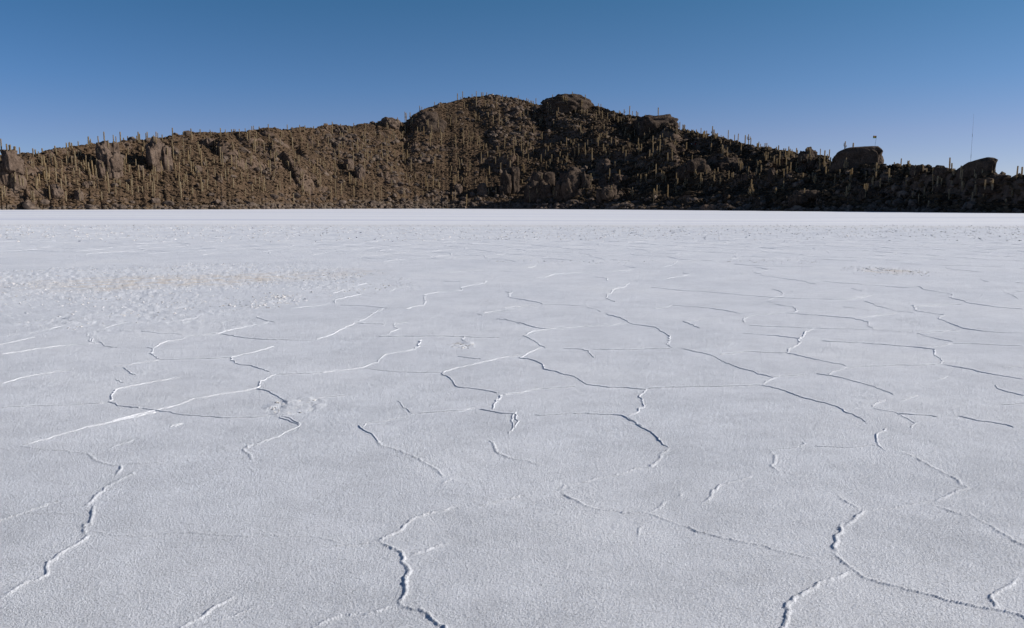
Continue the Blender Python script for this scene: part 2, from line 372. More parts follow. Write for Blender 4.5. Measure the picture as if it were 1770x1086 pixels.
def outcrop(x0, x1, y0, y1, label, phrase, seed, boxy=.75, shape=None, depth=.8, dark=False, name="rock_outcrop", rough=.22, sink=.22, at=None, rot=0, fwd=.12):
    cx = (x0+x1)/2; p, k = hit(cx, at if at else y1-(y1-y0)*.25)
    if p is None: return
    dist = math.hypot(p.x, p.y); s = dist/FPX*math.cos(math.atan2(abs(p.x), p.y))**2
    W = (x1-x0)*s; ztop = CAM_H+dist*float(ray(cx, y0)[2]/math.hypot(*ray(cx, y0)[:2]))
    zbot = CAM_H+dist*float(ray(cx, y1)[2]/math.hypot(*ray(cx, y1)[:2]))
    H = (ztop-zbot)*(1+sink); D = W*depth
    P, F = rock_verts(W, D, H, seed, boxy, shape, rough=rough)
    if shape is None and (x1-x0) > 22 and y0 > 202:
        q_ = random.Random(seed); Ps = [P*np.array([.72, .72, .80])+np.array([0, 0, -.06*H])]; Fs = [F]; base4 = IC4
        for k in range(9):
            a_ = q_.uniform(.28, .52); P2, F2 = rock_verts(W*a_, D*a_, H*q_.uniform(.3, .62), seed+50+k, q_.uniform(.45, .7), None, base4, rough*1.1)
            u_ = q_.uniform(-.40, .40)
            P2 = P2+np.array([u_*W, q_.uniform(-.42, .1)*D, q_.uniform(-.34, .30)*H*(1-abs(u_))])
            Fs.append(F2+sum(len(z) for z in Ps)); Ps.append(P2)
        P = np.concatenate(Ps); F = np.concatenate(Fs)
    # trim so that its own top and sides end where they should
    c_, s_ = math.cos(rot), math.sin(rot); P[:, :2] = np.stack([P[:, 0]*c_-P[:, 1]*s_, P[:, 0]*s_+P[:, 1]*c_], -1)
    up_ = P[:, 2] > -.35*H
    P[:, 0] = (P[:, 0]-(P[up_, 0].max()+P[up_, 0].min())/2)*W/(P[up_, 0].max()-P[up_, 0].min())
    P[:, 2] *= H/2/P[:, 2].max()
    me = mesh_np(name, P, None, M_SHADEROCK if dark else M_ROCK, True, F)
    o = link(name, me); d = Vector((p.x, p.y, 0)).normalized()
    o.location = (p.x+d.x*D*fwd, p.y+d.y*D*fwd, ztop-H/2)
    o.rotation_euler = (0, 0, -math.atan2(p.x, p.y))
    # along-view offset: keep the drawn size
    q = (dist+D*fwd)/dist; o.scale = (q, q, 1); o.location.z = CAM_H+(ztop-CAM_H)*q-H/2
    tag(o, label, "boulder" if 'boulder' in name else "rock")
    bpy.context.view_layer.update()
    Mx = np.array(o.matrix_world); PW = P @ Mx[:3, :3].T+Mx[:3, 3]
    rock_objs.append((PW, F)); LAND.append((cx, (y0+y1)/2, phrase, o))
    return o
OC = [
 (-14, 46, 258, 322, "pale lit rock cliff at the island's far left edge with black shadow beside it", "the far left pale cliff", .62, None, .9, 0, "rock_outcrop"),
 (166, 214, 243, 303, "tall lit rock buttress under the left crest, deep black shadow on its left", "the tall left-hand buttress", .62, None, .9, 0, "rock_outcrop"),
 (253, 300, 236, 300, "broad lit rock face right of the tall buttress below the left crest", "the broad left-hand rock face", .65, None, .9, 0, "rock_outcrop"),
 (17, 33, 314, 332, "rounded boulder standing below the pale cliff at the far left", "the boulder below the far left cliff", .8, None, .9, 0, "boulder"),
 (82, 112, 318, 346, "leaning slab of lit rock low on the left slope near the shore", "the leaning slab near the left shore", .7, None, .8, 0, "boulder"),
 (127, 146, 328, 350, "squat rough boulder low on the left slope above the salt", "the squat lower-left boulder", .75, None, .9, 0, "boulder"),
 (140, 155, 313, 327, "small peaked boulder above the squat lower-left boulder", "the small peaked left boulder", .85, None, .9, 0, "boulder"),
 (335, 350, 286, 302, "pale rounded boulder half way down the left slope", "the pale mid-left boulder", .8, None, .9, 0, "boulder"),
 (345, 385, 240, 262, "rounded dark rock hump just under the left crest", "the dark left-crest hump", .8, None, .8, 0, "rock_outcrop"),
 (372, 386, 303, 314, "blocky boulder casting a dark shadow low on the left slope", "the blocky low left boulder", .7, None, .9, 0, "boulder"),
 (593, 612, 274, 294, "upper boulder of the pair casting the large black shadow on the left slope", "the upper boulder of the black shadow", .7, None, .9, 0, "boulder"),
 (612, 632, 286, 310, "lower boulder of the pair beside the large black shadow on the left slope", "the lower boulder of the black shadow", .7, None, .9, 0, "boulder"),
 (656, 692, 202, 222, "rocky knob on the crest just left of the notch before the summit dome", "the summit-notch knob", .8, None, .8, 0, "rock_outcrop"),
 (706, 772, 193, 226, "dark rocky face forming the left end of the summit dome", "the dark dome-end face", .8, None, .7, 1, "rock_outcrop"),
 (934, 1026, 163.5, 190, "rounded dark rock knob capping the right-hand summit", "the right summit knob", .95, None, .7, 1, "rock_outcrop"),
 (1094, 1173, 198, 228, "blocky brown outcrop on the crest at the top of the right slope", "the blocky outcrop on the right shoulder", .6, None, .7, 1, "rock_outcrop"),
 (1379, 1423, 254, 292, "rounded dark boulder on the right crest left of the flat-topped boulder", "the rounded crest boulder", .8, None, .8, 1, "boulder"),
 (1433, 1527, 253.5, 294, "largest flat-topped boulder on the right crest with a flag on it", "the large flat-topped boulder", .52, 'flat', .6, 1, "boulder"),
 (1572, 1611, 284, 304, "low rounded rock hump on the crest right of the flat-topped boulder", "the low crest hump", .85, None, .8, 1, "rock_outcrop"),
 (1612, 1655, 285.5, 310, "humped dark rock just left of the tilted wedge boulder", "the humped crest rock", .85, None, .8, 1, "rock_outcrop"),
 (1653, 1722, 272.5, 310, "dark wedge-shaped boulder tilted up to the right on the crest near the right edge", "the tilted wedge boulder", .56, 'wedge', .7, 1, "boulder"),
 (1684, 1750, 301, 330, "long low dark rock sloping down beneath the tilted wedge boulder", "the low rock under the wedge", .85, None, .8, 1, "rock_outcrop"),
 (1209, 1256, 352, 364, "pale low rock lying at the edge of the salt, left of a smaller one", "the pale low rock at the edge of the salt", .8, None, .7, 0, "boulder"),
 (1244, 1263, 352, 363, "small knobbly pale rock at the edge of the salt beside the longer pale rock", "the small knobbly rock at the salt edge", .8, None, .8, 0, "boulder"),
 (860, 905, 287, 345, "dark cliff buttress at the left end of the shaded cliffs in the bay", "the left bay buttress", .62, None, .9, 1, "rock_outcrop"),
 (905, 960, 296, 356, "large shaded cliff in the middle of the bay", "the middle bay cliff", .66, None, .9, 1, "rock_outcrop"),
 (957, 1022, 288, 350, "broad shaded cliff at the right of the bay cliffs", "the right bay cliff", .66, None, .9, 1, "rock_outcrop"),
 (824, 844, 316, 342, "lit knob of rock on the shore slope left of the shaded cliffs", "the lit bay-shore knob", .75, None, .9, 0, "boulder"),
 (784, 800, 318, 340, "smaller lit knob of rock leftmost on the shore slope by the bay", "the smaller lit knob by the bay", .75, None, .9, 0, "boulder"),
 (1028, 1062, 274, 302, "brown lit-topped outcrop above the shaded cliffs right of the bay", "the brown outcrop right of the bay", .75, None, .9, 0, "rock_outcrop"),
 (1058, 1086, 301, 318, "rounded lit-topped rock half way down the right slope", "the rounded mid-right rock", .8, None, .9, 0, "boulder"),
 (1030, 1080, 318, 358, "dark lumpy outcrop near the salt right of the bay cliffs", "the dark lumpy outcrop near the salt", .8, None, .8, 1, "rock_outcrop"),
 (1168, 1230, 274, 306, "dark overhanging ledge across the middle of the right slope", "the dark right-slope ledge", .6, None, .6, 1, "rock_outcrop"),
 (1234, 1292, 272, 302, "second dark ledge continuing the cliff band to the right across the slope", "the second right-slope ledge", .6, None, .6, 1, "rock_outcrop"),
 (1326, 1344, 290, 312, "blocky dark boulder on the right slope below the crest cacti", "the blocky right-slope boulder", .7, None, .9, 1, "boulder"),
 (1360, 1420, 328, 356, "broad dark smooth rock low on the right slope above the salt", "the broad dark rock above the salt", .75, None, .8, 1, "rock_outcrop"),
 (1484, 1520, 322, 346, "rough dark outcrop below the flat-topped boulder", "the rough outcrop below the flat-top", .75, None, .8, 1, "rock_outcrop"),
 (1300, 1322, 345, 360, "lit-edged boulder low on the right slope by the candelabra cactus", "the lit-edged shore boulder", .8, None, .9, 1, "boulder"),
 (1612, 1640, 316, 336, "rounded dark boulder on the slope left below the wedge boulder", "the boulder below the humped rock", .8, None, .9, 1, "boulder"),
]
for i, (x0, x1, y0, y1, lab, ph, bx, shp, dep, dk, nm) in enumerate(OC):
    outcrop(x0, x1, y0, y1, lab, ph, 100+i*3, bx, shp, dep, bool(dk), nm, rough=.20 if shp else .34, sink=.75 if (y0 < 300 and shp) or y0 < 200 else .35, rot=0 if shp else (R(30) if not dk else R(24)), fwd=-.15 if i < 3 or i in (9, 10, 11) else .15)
av = []; af = []; o0 = 0
for PW, F in rock_objs:
    av += [tuple(p) for p in PW.tolist()]; af += (F+o0).tolist(); o0 += len(PW)
BVH.append(BVHTree.FromPolygons(av, af))

# rubble and scrub: uncountable ground cover, one mesh each
def scatter(n, sel_w, base, size, squash, seed, sinkf=.35, jit=.35, tall=None):
    r_ = np.random.default_rng(seed)
    wgt = (sel_w*rad*np.gradient(rad, axis=0)).ravel(); wgt = np.maximum(wgt, 0); wgt /= wgt.sum()
    idx = r_.choice(len(wgt), n, p=wgt); C = Vh[idx]+np.stack([r_.uniform(-.4, .4, n), r_.uniform(-.4, .4, n), np.zeros(n)], -1)
    s = size[0]+(size[1]-size[0])*r_.random(n)**2.2
    BV, BF = base; nv = len(BV)
    a = r_.uniform(0, 6.28, n); ca_, sa_ = np.cos(a), np.sin(a)
    J = 1+jit*(r_.random((n, nv))*2-1)
    P = BV[None]*J[..., None]
    st = 1+.5*(r_.random(n)*2-1)
    x = P[..., 0]*st[:, None]; y = P[..., 1]/st[:, None]; z = P[..., 2]*squash
    Q = np.stack([x*ca_[:, None]-y*sa_[:, None], x*sa_[:, None]+y*ca_[:, None], z], -1)*s[:, None, None]
    Q += C[:, None, :]; Q[..., 2] += (s*squash*sinkf)[:, None]
    F = BF[None]+(np.arange(n)*nv)[:, None, None]
    return Q.reshape(-1, 3), F.reshape(-1, 3)
vis = (v <= 1.03)[:, None]*np.ones_like(X)*sstep(.002, .010, vv)
azm = (np.abs(AZ) < R(46))[None, :]*vis
P, F = scatter(2200, azm*(.10+rk+(vv < .12)*.5), IC2, (.25, 1.9), .75, 5, .25, .22)
P_, F_ = scatter(2600, azm*(vv < .045)*(.4+.6*right), IC2, (.15, 1.1), .7, 15, .25, .25); F_ = F_+len(P); P = np.concatenate([P, P_]); F = np.concatenate([F, F_])
tag(link("rubble", mesh_np("rubble", P, None, M_RUBBLE, False, F)), "loose brown rubble strewn over the island slopes", "rubble", kind='stuff')
P, F = scatter(36000, azm*(1-.5*rk)*(1-shadem*.8), IC1, (.25, .85), .55, 6, .3, .5)
tag(link("scrub", mesh_np("scrub", P, None, M_SCRUB, False, F)), "dry tan scrub covering the sunlit slopes of the island", "scrub", kind='stuff')
P, F = scatter(15000, azm*(.3+shadem)*right, IC1, (.3, 1.3), .75, 7, .3, .45)
tag(link("shade_painted_scrub", mesh_np("shade_painted_scrub", P, None, M_SHADESCRUB, False, F)), "scrub bushes on the right slopes of the island, shade painted into their colour", "scrub", kind='stuff')

# ================================================================== CACTI
CT = [  # tile origin x, y, scale; then x,top,base[,kind]
((0, 230, 7.756), "18 80 185,97 150 240,130 165 235,143 160 235,190 185 220,205 182 220,267 195 220,445 210 310,478 225 320,518 250 350,570 210 260,745 175 260,760 210 300,850 195 215,892 135 215,925 132 190,942 125 185,967 135 250,1050 115 185,1188 50 185 1,1218 143 170,1320 45 80,1315 215 265,425 360 460,453 370 470,365 470 620,205 530 650,160 550 640,560 320 440,592 305 430,612 400 560,630 450 690 2,660 465 640,590 480 600,640 345 410,685 275 420,725 290 440,748 320 460,762 380 475,755 470 660,835 360 480,830 475 600,918 245 400,895 310 420,965 320 420,1005 240 420,1020 300 510,1055 230 320,1085 230 310,1055 370 440,1095 395 480,1130 460 495,1155 300 500 1,1195 395 560,1215 480 630,1230 310 440,1252 370 570,1278 435 560,1298 350 520,1310 470 740,990 475 590,1068 470 590,885 560 700,825 615 750,535 550 700,505 590 780,485 600 740,672 710 900,455 780 920,425 780 900,70 710 870 1,35 775 900,885 785 930,1070 735 910,1365 790 910,1040 630 700,1380 395 460,1265 650 740,310 610 700,270 570 690"),
((160, 220, 7.24), "147 60 145,200 165 260,265 100 200,298 120 200,350 60 190,388 135 160,440 115 165,520 140 175,555 110 175,577 60 200,590 85 180,670 75 120,685 62 125,645 165 250,768 105 180,798 60 200,875 95 180,1005 10 150,1015 230 400,995 150 240,1240 20 150,1145 220 370,1225 225 330,1195 295 430,1090 300 370,1045 365 420,625 245 375 1,445 260 350,420 330 470,410 380 600,375 440 540,455 475 570,545 400 520,590 475 680,575 540 620,640 505 680,720 575 680,765 480 600,785 500 590,810 590 700,775 615 860,752 690 890,745 535 600,865 425 590,935 260 350,945 390 530,1035 455 560,1045 500 640,1088 440 560,1082 580 740,1140 400 480,1155 590 680,1185 560 720 1,1140 650 750,1110 685 880,1220 350 480,1240 440 590,1265 450 520,1250 760 840,195 460 560,205 590 820,185 560 680,160 610 680,273 650 730,290 730 840,345 660 750,315 655 720,430 690 800,447 720 800,485 660 740,497 600 740,497 760 860,570 740 820,628 740 820,690 700 800,840 830 900,998 870 930,1300 510 560"),
((330, 210, 6.79), "15 145 210,108 95 150,235 120 180,350 80 185,432 125 190,480 95 120,506 93 115,520 95 115,572 90 190,640 85 120,660 125 230,690 110 210,718 60 110,738 55 110,800 65 95,770 120 200,910 35 80,915 150 230,1062 115 190,1133 40 100,1172 130 200,1185 75 95,1195 190 340,1048 190 280,962 230 310,865 240 380,755 180 370 1,735 240 330,485 240 320,500 270 340,350 300 500,370 360 470,375 430 540,85 240 340,100 280 400,128 320 520,255 260 320,285 230 320,305 290 390,165 430 500,183 470 540,272 430 500,478 400 520,415 450 480,535 395 560,565 340 440,575 380 480,715 360 440,705 410 510,650 450 540,643 490 590,803 450 490,808 510 560,828 500 650,937 340 440,1000 330 470,990 360 560,912 455 580,930 455 600,975 570 660,1020 370 420,1150 470 580 1,1120 460 520,1170 590 700,5 470 600,25 480 540,65 530 680 1,205 570 700,280 545 640,125 660 820,135 715 820,195 680 790,290 690 770,360 620 680,408 565 690,435 540 620,480 560 640,598 600 700,668 610 700,500 670 790,755 660 740,720 740 830,640 790 880,805 650 800,870 645 820,848 720 820,1045 700 800,1022 740 910"),
((500, 200, 6.39), "30 130 150,118 105 185,175 110 140,168 130 190,270 120 145,15 190 240,38 245 400,130 230 280,140 240 290,252 230 270,205 300 380,320 275 350,477 70 200,470 175 200,432 230 320,460 230 320,450 310 350,570 95 130,565 170 260,585 190 260,577 285 360,610 290 350,548 310 480,535 370 420,507 380 480,505 480 690 1,515 700 900,660 110 180,640 140 180,712 85 185,757 260 410,705 300 350,708 400 500,840 95 150,833 150 280,805 190 250,820 230 290,840 260 350,805 310 380,883 270 310,865 370 500,835 410 450,828 480 590,955 85 110,948 180 220,1006 190 250,1080 80 160,1095 110 155,1090 220 280,1050 250 320,1077 270 390,1107 280 340,1020 310 440,1082 390 540,1095 380 450,1030 410 490,952 355 410,968 390 420,915 390 510,995 420 520,980 505 610,1130 560 640,1130 210 260,385 440 500,375 505 560,393 530 600,310 470 570,340 470 540,222 480 530,232 510 560,65 395 480,60 480 570,105 440 540 1,280 535 640,262 570 640,150 610 700,130 620 700,310 570 660,348 635 790,333 690 780,315 690 780,153 725 800,150 780 890 1,110 690 750,262 755 830,220 810 880,50 865 970,462 650 750,465 790 910,575 750 880,600 700 830 1,575 600 640,605 550 580,640 540 600,668 630 760,682 655 740,733 690 780,715 775 900,725 710 760,815 680 800,845 760 810,940 760 930 1,1015 780 910,820 880 930,1133 720 790,15 620 750,0 510 600,1005 60 90"),
((670, 150, 4.94), "12 280 320,85 265 300,45 365 430,60 390 470,110 400 460,125 385 440,137 380 430,150 215 290 1,160 225 300,150 320 400,192 220 250,275 165 200,293 175 195,402 132 160,200 290 340,213 275 330,252 325 370,255 345 400,280 330 380,310 340 420,345 280 350 1,375 330 400,432 275 350,365 395 510,375 385 460,452 360 415,460 390 500,537 265 340,585 245 320,597 60 120,641 42 100,625 90 110,722 65 95,757 40 180,802 50 95,815 50 95,847 50 95,655 130 185,835 120 170,862 120 165,752 220 300 1,780 250 300,860 220 260,645 360 430,650 400 500,635 395 430,692 380 470,728 390 440,718 430 460,577 410 480 1,565 455 490,582 470 520,765 455 500,787 425 540,777 420 470,818 490 550,800 560 660,820 615 660,840 490 530,178 480 520,130 490 570,60 540 600,165 540 620,150 560 665,182 575 620,130 560 635,110 520 560,15 460 500,200 620 720,405 600 690,420 520 560,435 510 560,290 580 620,280 580 630,617 620 710,633 620 670,700 625 730 1,545 680 730,605 725 800 1,572 755 850 1,671 740 765,635 775 810,650 810 840,750 805 830,388 760 860,432 795 860,441 820 870,327 770 850,340 820 890,235 740 790,160 735 790,185 770 840,35 680 740,37 800 860,78 640 710,140 860 980,302 890 930,578 885 960,555 900 970,672 920 1020,845 770 840,868 680 760,862 870 930,855 560 610,585 570 610,680 470 500"),
((840, 150, 4.94), "141 68 130,175 75 90,275 75 150,348 100 130,362 110 140,380 120 160,393 120 160,405 125 165,427 100 165,570 70 90,738 45 75,848 70 110,90 95 180,115 200 270,20 220 265,63 250 320,115 270 320,175 265 315,185 265 300,290 220 280,297 225 290,322 210 260,357 210 260,333 180 210,418 180 240,418 220 280,135 270 330,523 135 200 1,535 150 215,550 155 215,565 205 240,605 210 270,617 180 240,658 80 130 1,678 90 160 1,692 95 150 1,708 155 185,732 160 200,797 155 190,818 115 170 1,680 195 230,712 200 240,762 195 230,818 190 240,835 200 250,820 240 270,578 300 345,410 325 400,460 270 340,470 265 330,482 255 300,480 390 460 1,290 335 390,333 390 425,807 320 375,815 380 400,158 430 530,238 440 590,253 430 520,255 460 500,303 490 560,320 475 510,358 465 510,380 480 520,405 515 580,435 435 460,345 520 570,318 535 600 1,300 430 490,363 575 650,365 540 580,470 580 650,550 485 510,530 510 560,510 500 520,508 540 600,562 580 650,547 620 680,515 640 700,688 435 530,640 470 500,725 455 490,755 450 490,742 480 520,758 520 600,790 490 590,697 570 640,632 555 610,657 590 630,615 605 650,688 600 660,742 620 660,650 635 660,273 590 670,208 630 690,80 600 680,125 655 730,100 515 560,118 560 610,185 585 615,215 540 590,15 550 600,325 660 740 1,475 745 780 1,45 800 880,30 680 740,85 860 940,375 885 985,200 955 1010,435 865 910 1,580 860 940 1,600 895 930,710 830 900 1,800 825 860,835 845 870,850 785 840,310 795 830,240 540 590"),
((1000, 150, 4.933), "57 70 100,27 115 180,7 150 190,43 200 260,75 195 240,28 190 230,150 220 290,170 145 175,190 150 180,175 180 240,203 205 290,247 225 290,305 215 290,347 205 235,387 195 250 1,432 165 250,460 210 245,493 210 240,505 220 240,680 180 240,357 215 240,18 320 400,35 385 410,218 320 360,262 280 310,337 255 310,365 265 320,387 270 310,490 265 360,515 305 350,353 395 420,293 350 385,240 380 460,180 400 460,197 400 430,165 430 520 1,150 455 475,110 455 490,77 455 520,2 490 580,55 480 560,60 540 600,115 525 660,213 490 560,225 520 545,278 435 490,317 445 510,235 550 600,268 570 610,402 345 410,392 380 430,420 400 440,437 410 450,375 360 380,400 540 630,437 480 530,378 510 560,477 370 430,560 395 460 1,605 350 415,622 355 385,640 360 385,570 240 280,508 440 510,515 490 580 1,535 490 570,495 500 530,603 540 615,630 420 500,635 470 610,672 510 580,690 450 600,695 415 460 1,485 655 690,540 655 680,515 670 690,660 660 800,635 640 680,710 715 790,730 730 790,718 740 800,578 745 820,532 750 840,570 750 800,505 745 780,495 800 860,637 870 1000,665 840 930,650 890 925,350 710 810,310 640 690,265 700 770,258 775 820,150 670 700,110 670 700,130 725 765 1,102 740 850 1,60 785 830,10 825 855,45 845 870,110 845 865,280 845 890 2,460 860 950 1,365 910 930,540 940 955,690 840 880"),
((1140, 180, 5.72), "60 345 395,200 180 250,227 205 260,243 205 270 1,280 250 290,293 260 300,317 255 290,332 255 290,362 255 300,340 295 345,380 290 335,408 240 290,432 275 355,440 265 330,450 270 310,465 265 310,460 310 350,522 220 300 1,537 255 300,512 315 400,507 390 495,535 290 345,560 295 345,572 290 330,550 290 345,678 260 340,609 310 340,630 318 345,742 305 360,775 295 385,845 310 385,882 300 385 1,900 340 390,963 390 430,165 245 300,175 255 300,50 245 275,88 275 300,108 225 255,158 350 400,147 380 420,167 385 405,267 380 460,609 360 410,615 400 510,625 410 460,627 450 520,667 430 525,700 375 430,807 390 500,236 480 530,127 450 570,82 480 580,432 605 630,465 645 695,545 645 700,577 630 685,605 605 660,250 650 670,355 645 715 2,402 680 830 1,385 790 830,535 700 790,515 790 830 1,600 735 810 1,252 730 840 1,162 680 890 1,80 800 930,35 670 750,683 665 755,727 675 740,797 560 680 1,780 540 600,875 620 740,860 620 670,900 745 920 3,955 635 730,965 555 640 1"),
((1300, 230, 7.756), "87 120 190,75 140 190,110 150 180,145 180 200,173 140 220,197 138 215,222 172 250,240 195 250,255 195 240,325 190 260,352 170 260,330 220 270,370 245 350,407 235 260,422 210 260,445 210 330,475 240 380,487 185 260,507 215 280,532 225 300,455 300 480,492 230 350,470 450 570,180 250 380,212 260 370,190 300 380,245 315 370,262 310 360,293 310 390,330 350 420,367 340 440,560 280 330,590 205 290,607 230 300,625 290 420 1,612 340 430,665 310 370,688 295 410,740 195 240,765 195 330,747 290 390,747 390 530,790 305 370 1,770 230 320 1,515 395 520,587 400 520,715 480 540,735 530 580,663 480 560,680 540 610,765 560 640,912 215 300,903 320 520,890 310 350,962 235 460,985 410 460,988 455 580,1020 495 545,1028 225 350,1003 290 390,1047 330 440 1,1108 550 680,845 560 680 2,825 505 550,700 745 820,412 645 770,315 735 830 1,333 500 600 1,427 480 640,375 430 470,600 480 560,60 365 420,75 380 510,103 370 460 1,55 480 600,120 430 540,98 550 620,85 480 540"),
((1450, 220, 7.24), "72 180 280 1,178 200 250,92 385 545 2,10 530 660,138 530 680,155 515 660,130 700 810 1,90 740 890 1,335 555 640,335 640 690,330 705 870 1,297 680 720,465 445 590 1,430 520 570,465 560 680 1,425 610 740 1,515 645 770,512 460 490,622 515 690,645 605 660,690 440 520,775 395 500,792 480 550,875 420 500 1,885 460 550,930 485 630,950 500 590,968 580 640,845 605 715,1052 475 540,1093 515 610,925 815 910,997 835 945,1067 740 900,1120 920 990"),
((1600, 240, 8.353), "103 415 500,100 490 720 1,90 690 825,145 465 600 1,170 540 680,210 405 570 1,225 570 650,345 275 410,378 355 410,402 430 570 1,500 390 570 1,520 440 600,370 610 710,335 730 910,530 610 750 1,705 450 530,720 520 640,710 590 760,725 620 820,855 595 720,835 690 840,665 770 930,960 590 730 1,955 465 500,820 440 510,1248 745 830,1155 870 915,1313 395 575,1383 410 550"),
]
cacti = []
for (ox, oy, sc), s in CT:
    for e in s.split(','):
        n = [float(q) for q in e.split()]
        cacti.append([ox+n[0]/sc, oy+n[1]/sc, oy+n[2]/sc, int(n[3]) if len(n) > 3 else 0])

def column(r0, h, path=None, seed=0, ribs=7, rings=9, bulge=1.0):
    """ribbed tapering column along a path; returns V, F(quads)"""
    rs_ = np.random.default_rng(seed); nv = ribs*2
    if path is None:
        lx, ly = rs_.uniform(-.25, .25, 2)*1.0
        path = [(lx*.35*math.sin(t*2.2), ly*.35*math.sin(t*1.7), t*h) for t in np.linspace(0, 1, rings)]
    path = np.array(path, float); m = len(path); V = []
    up = np.array([0, 0, 1.])
    for i in range(m):
        t = i/(m-1); T = path[min(i+1, m-1)]-path[max(i-1, 0)]; T /= np.linalg.norm(T)
        a = np.cross(T, [0, 1, 0]); a /= np.linalg.norm(a); b = np.cross(T, a)
        r = r0*(.80+.28*math.sin(min(1, t*1.5)*math.pi*.6))*(1-.12*t)*(1+rs_.uniform(-.05, .05))
        for k in range(nv):
            q = 6.2832*k/nv; rk_ = r*(1.0 if k % 2 == 0 else .80)
            V.append(path[i]+(a*math.cos(q)+b*math.sin(q))*rk_)
    T = path[-1]-path[-2]; T /= np.linalg.norm(T)
    a = np.cross(T, [0, 1, 0]); a /= np.linalg.norm(a); b = np.cross(T, a)
    for f_, hgt in ((.82, .5), (.45, .85)):
        for k in range(nv):
            q = 6.2832*k/nv; rk_ = r*f_*(1.0 if k % 2 == 0 else .82)
            V.append(path[-1]+T*r0*hgt+(a*math.cos(q)+b*math.sin(q))*rk_)
    V.append(path[-1]+T*r0*1.0)
    rows = m+2; F = []
    for i in range(rows-1):
        for k in range(nv): F.append((i*nv+k, i*nv+(k+1) % nv, (i+1)*nv+(k+1) % nv, (i+1)*nv+k))
    F3 = [((rows-1)*nv+k, (rows-1)*nv+(k+1) % nv, rows*nv) for k in range(nv)]
    return np.array(V), np.array(F), np.array(F3)
# trunks: 5 m tall
TR = []
for i in range(9):
    V, F, F3 = column(.24, 5.0, seed=i); TR.append((V, F, F3, mesh_np("cactus_trunk", V, F, M_CACTUS, True, F3)))
# arms: leave sideways, then turn up; attach height 0 at origin on the trunk axis
ARM = []
for i, (out, up) in enumerate([(.55, 1.9), (.7, 1.3), (.5, 2.6), (.85, 2.2), (.6, .9)]):
    p = [(0.05, 0, 0), (out*.45, 0, .02), (out*.8, 0, .12), (out, 0, .38), (out+.02, 0, .38+(up-.38)*.35), (out-.01, 0, .38+(up-.38)*.7), (out, 0, up)]
    V, F, F3 = column(.17, 0, path=p, seed=40+i); ARM.append((V, F, F3, mesh_np("cactus_arm", V, F, M_CACTUS, True, F3)))
def arm_set(kind, i):
    r_ = random.Random(i*7+kind)
    if kind == 1:
        n = r_.choice([1, 2, 2, 3]); return [(r_.randrange(5), r_.choice([0, math.pi])+r_.uniform(-.7, .7), r_.uniform(1.5, 3.0)) for _ in range(n)]
    if kind == 2: return [(0, .2, 1.6), (2, 3.3, 1.5), (1, 1.2, 2.3), (3, 2.6, 1.0)]
    if kind == 3: return [(2, .1, .9), (3, 3.1, 1.0), (0, 2.8, 1.6), (2, .8, 1.7), (3, .25, .6), (1, 4.1, 1.3)]
    return []
recs = []
for i, (px, pt, pb, kd) in enumerate(cacti):
    p, k = hit(px, pb)
    if p is None: continue
    dist = math.hypot(p.x, p.y); r1 = ray(px, pt-.6); ztop = CAM_H+dist*r1[2]/math.hypot(r1[0], r1[1])
    hgt = ztop-p.z+.25
    if hgt < .8: continue
    recs.append(dict(px=px, pt=pt, pb=pb, kd=kd, p=p, h=hgt, dist=dist, i=i, size=(pb-pt)*(1.9 if kd else 1)))
order = sorted(range(len(recs)), key=lambda q: -recs[q]['size'])
solo = set(order[:300])
# labels that single out each cactus by landmark, direction and rank
ORD = ["nearest", "second nearest", "third nearest", "fourth nearest", "fifth nearest", "sixth nearest", "seventh nearest", "eighth nearest", "ninth nearest", "tenth nearest", "eleventh nearest", "twelfth nearest"]
DIRS = ["to the right of", "above and right of", "above", "above and left of", "to the left of", "below and left of", "below", "below and right of"]
KW = {0: "single-stemmed cactus", 1: "branched cactus", 2: "many-armed cactus", 3: "candelabra cactus"}
bucket = {}
def k_sky(q):
    return q['pt'] < np.interp(q['px'], sp_[:, 0], sp_[:, 1])-3
for q in recs:
    cy_ = (q['pt']+q['pb'])/2
    best = min(LAND, key=lambda l: math.hypot(l[0]-q['px'], l[1]-cy_)); dx, dy = q['px']-best[0], best[1]-cy_
    q['sec'] = int(round(math.degrees(math.atan2(dy, dx))/45)) % 8; q['land'] = best[2]; q['ld'] = math.hypot(dx, dy)
    q['pre'] = "dark" if k_sky(q) else ("tall" if q['pb']-q['pt'] > 18 else ("short" if q['pb']-q['pt'] < 13 else "middling"))
    bucket.setdefault((q['kd'], q['pre'], q['sec'], q['land']), []).append(q)
for k_, lst in bucket.items():
    lst.sort(key=lambda q: q['ld'])
    for r_, q in enumerate(lst): q['rank'] = r_
bv = []; bf = []; bf3 = []; nb = 0
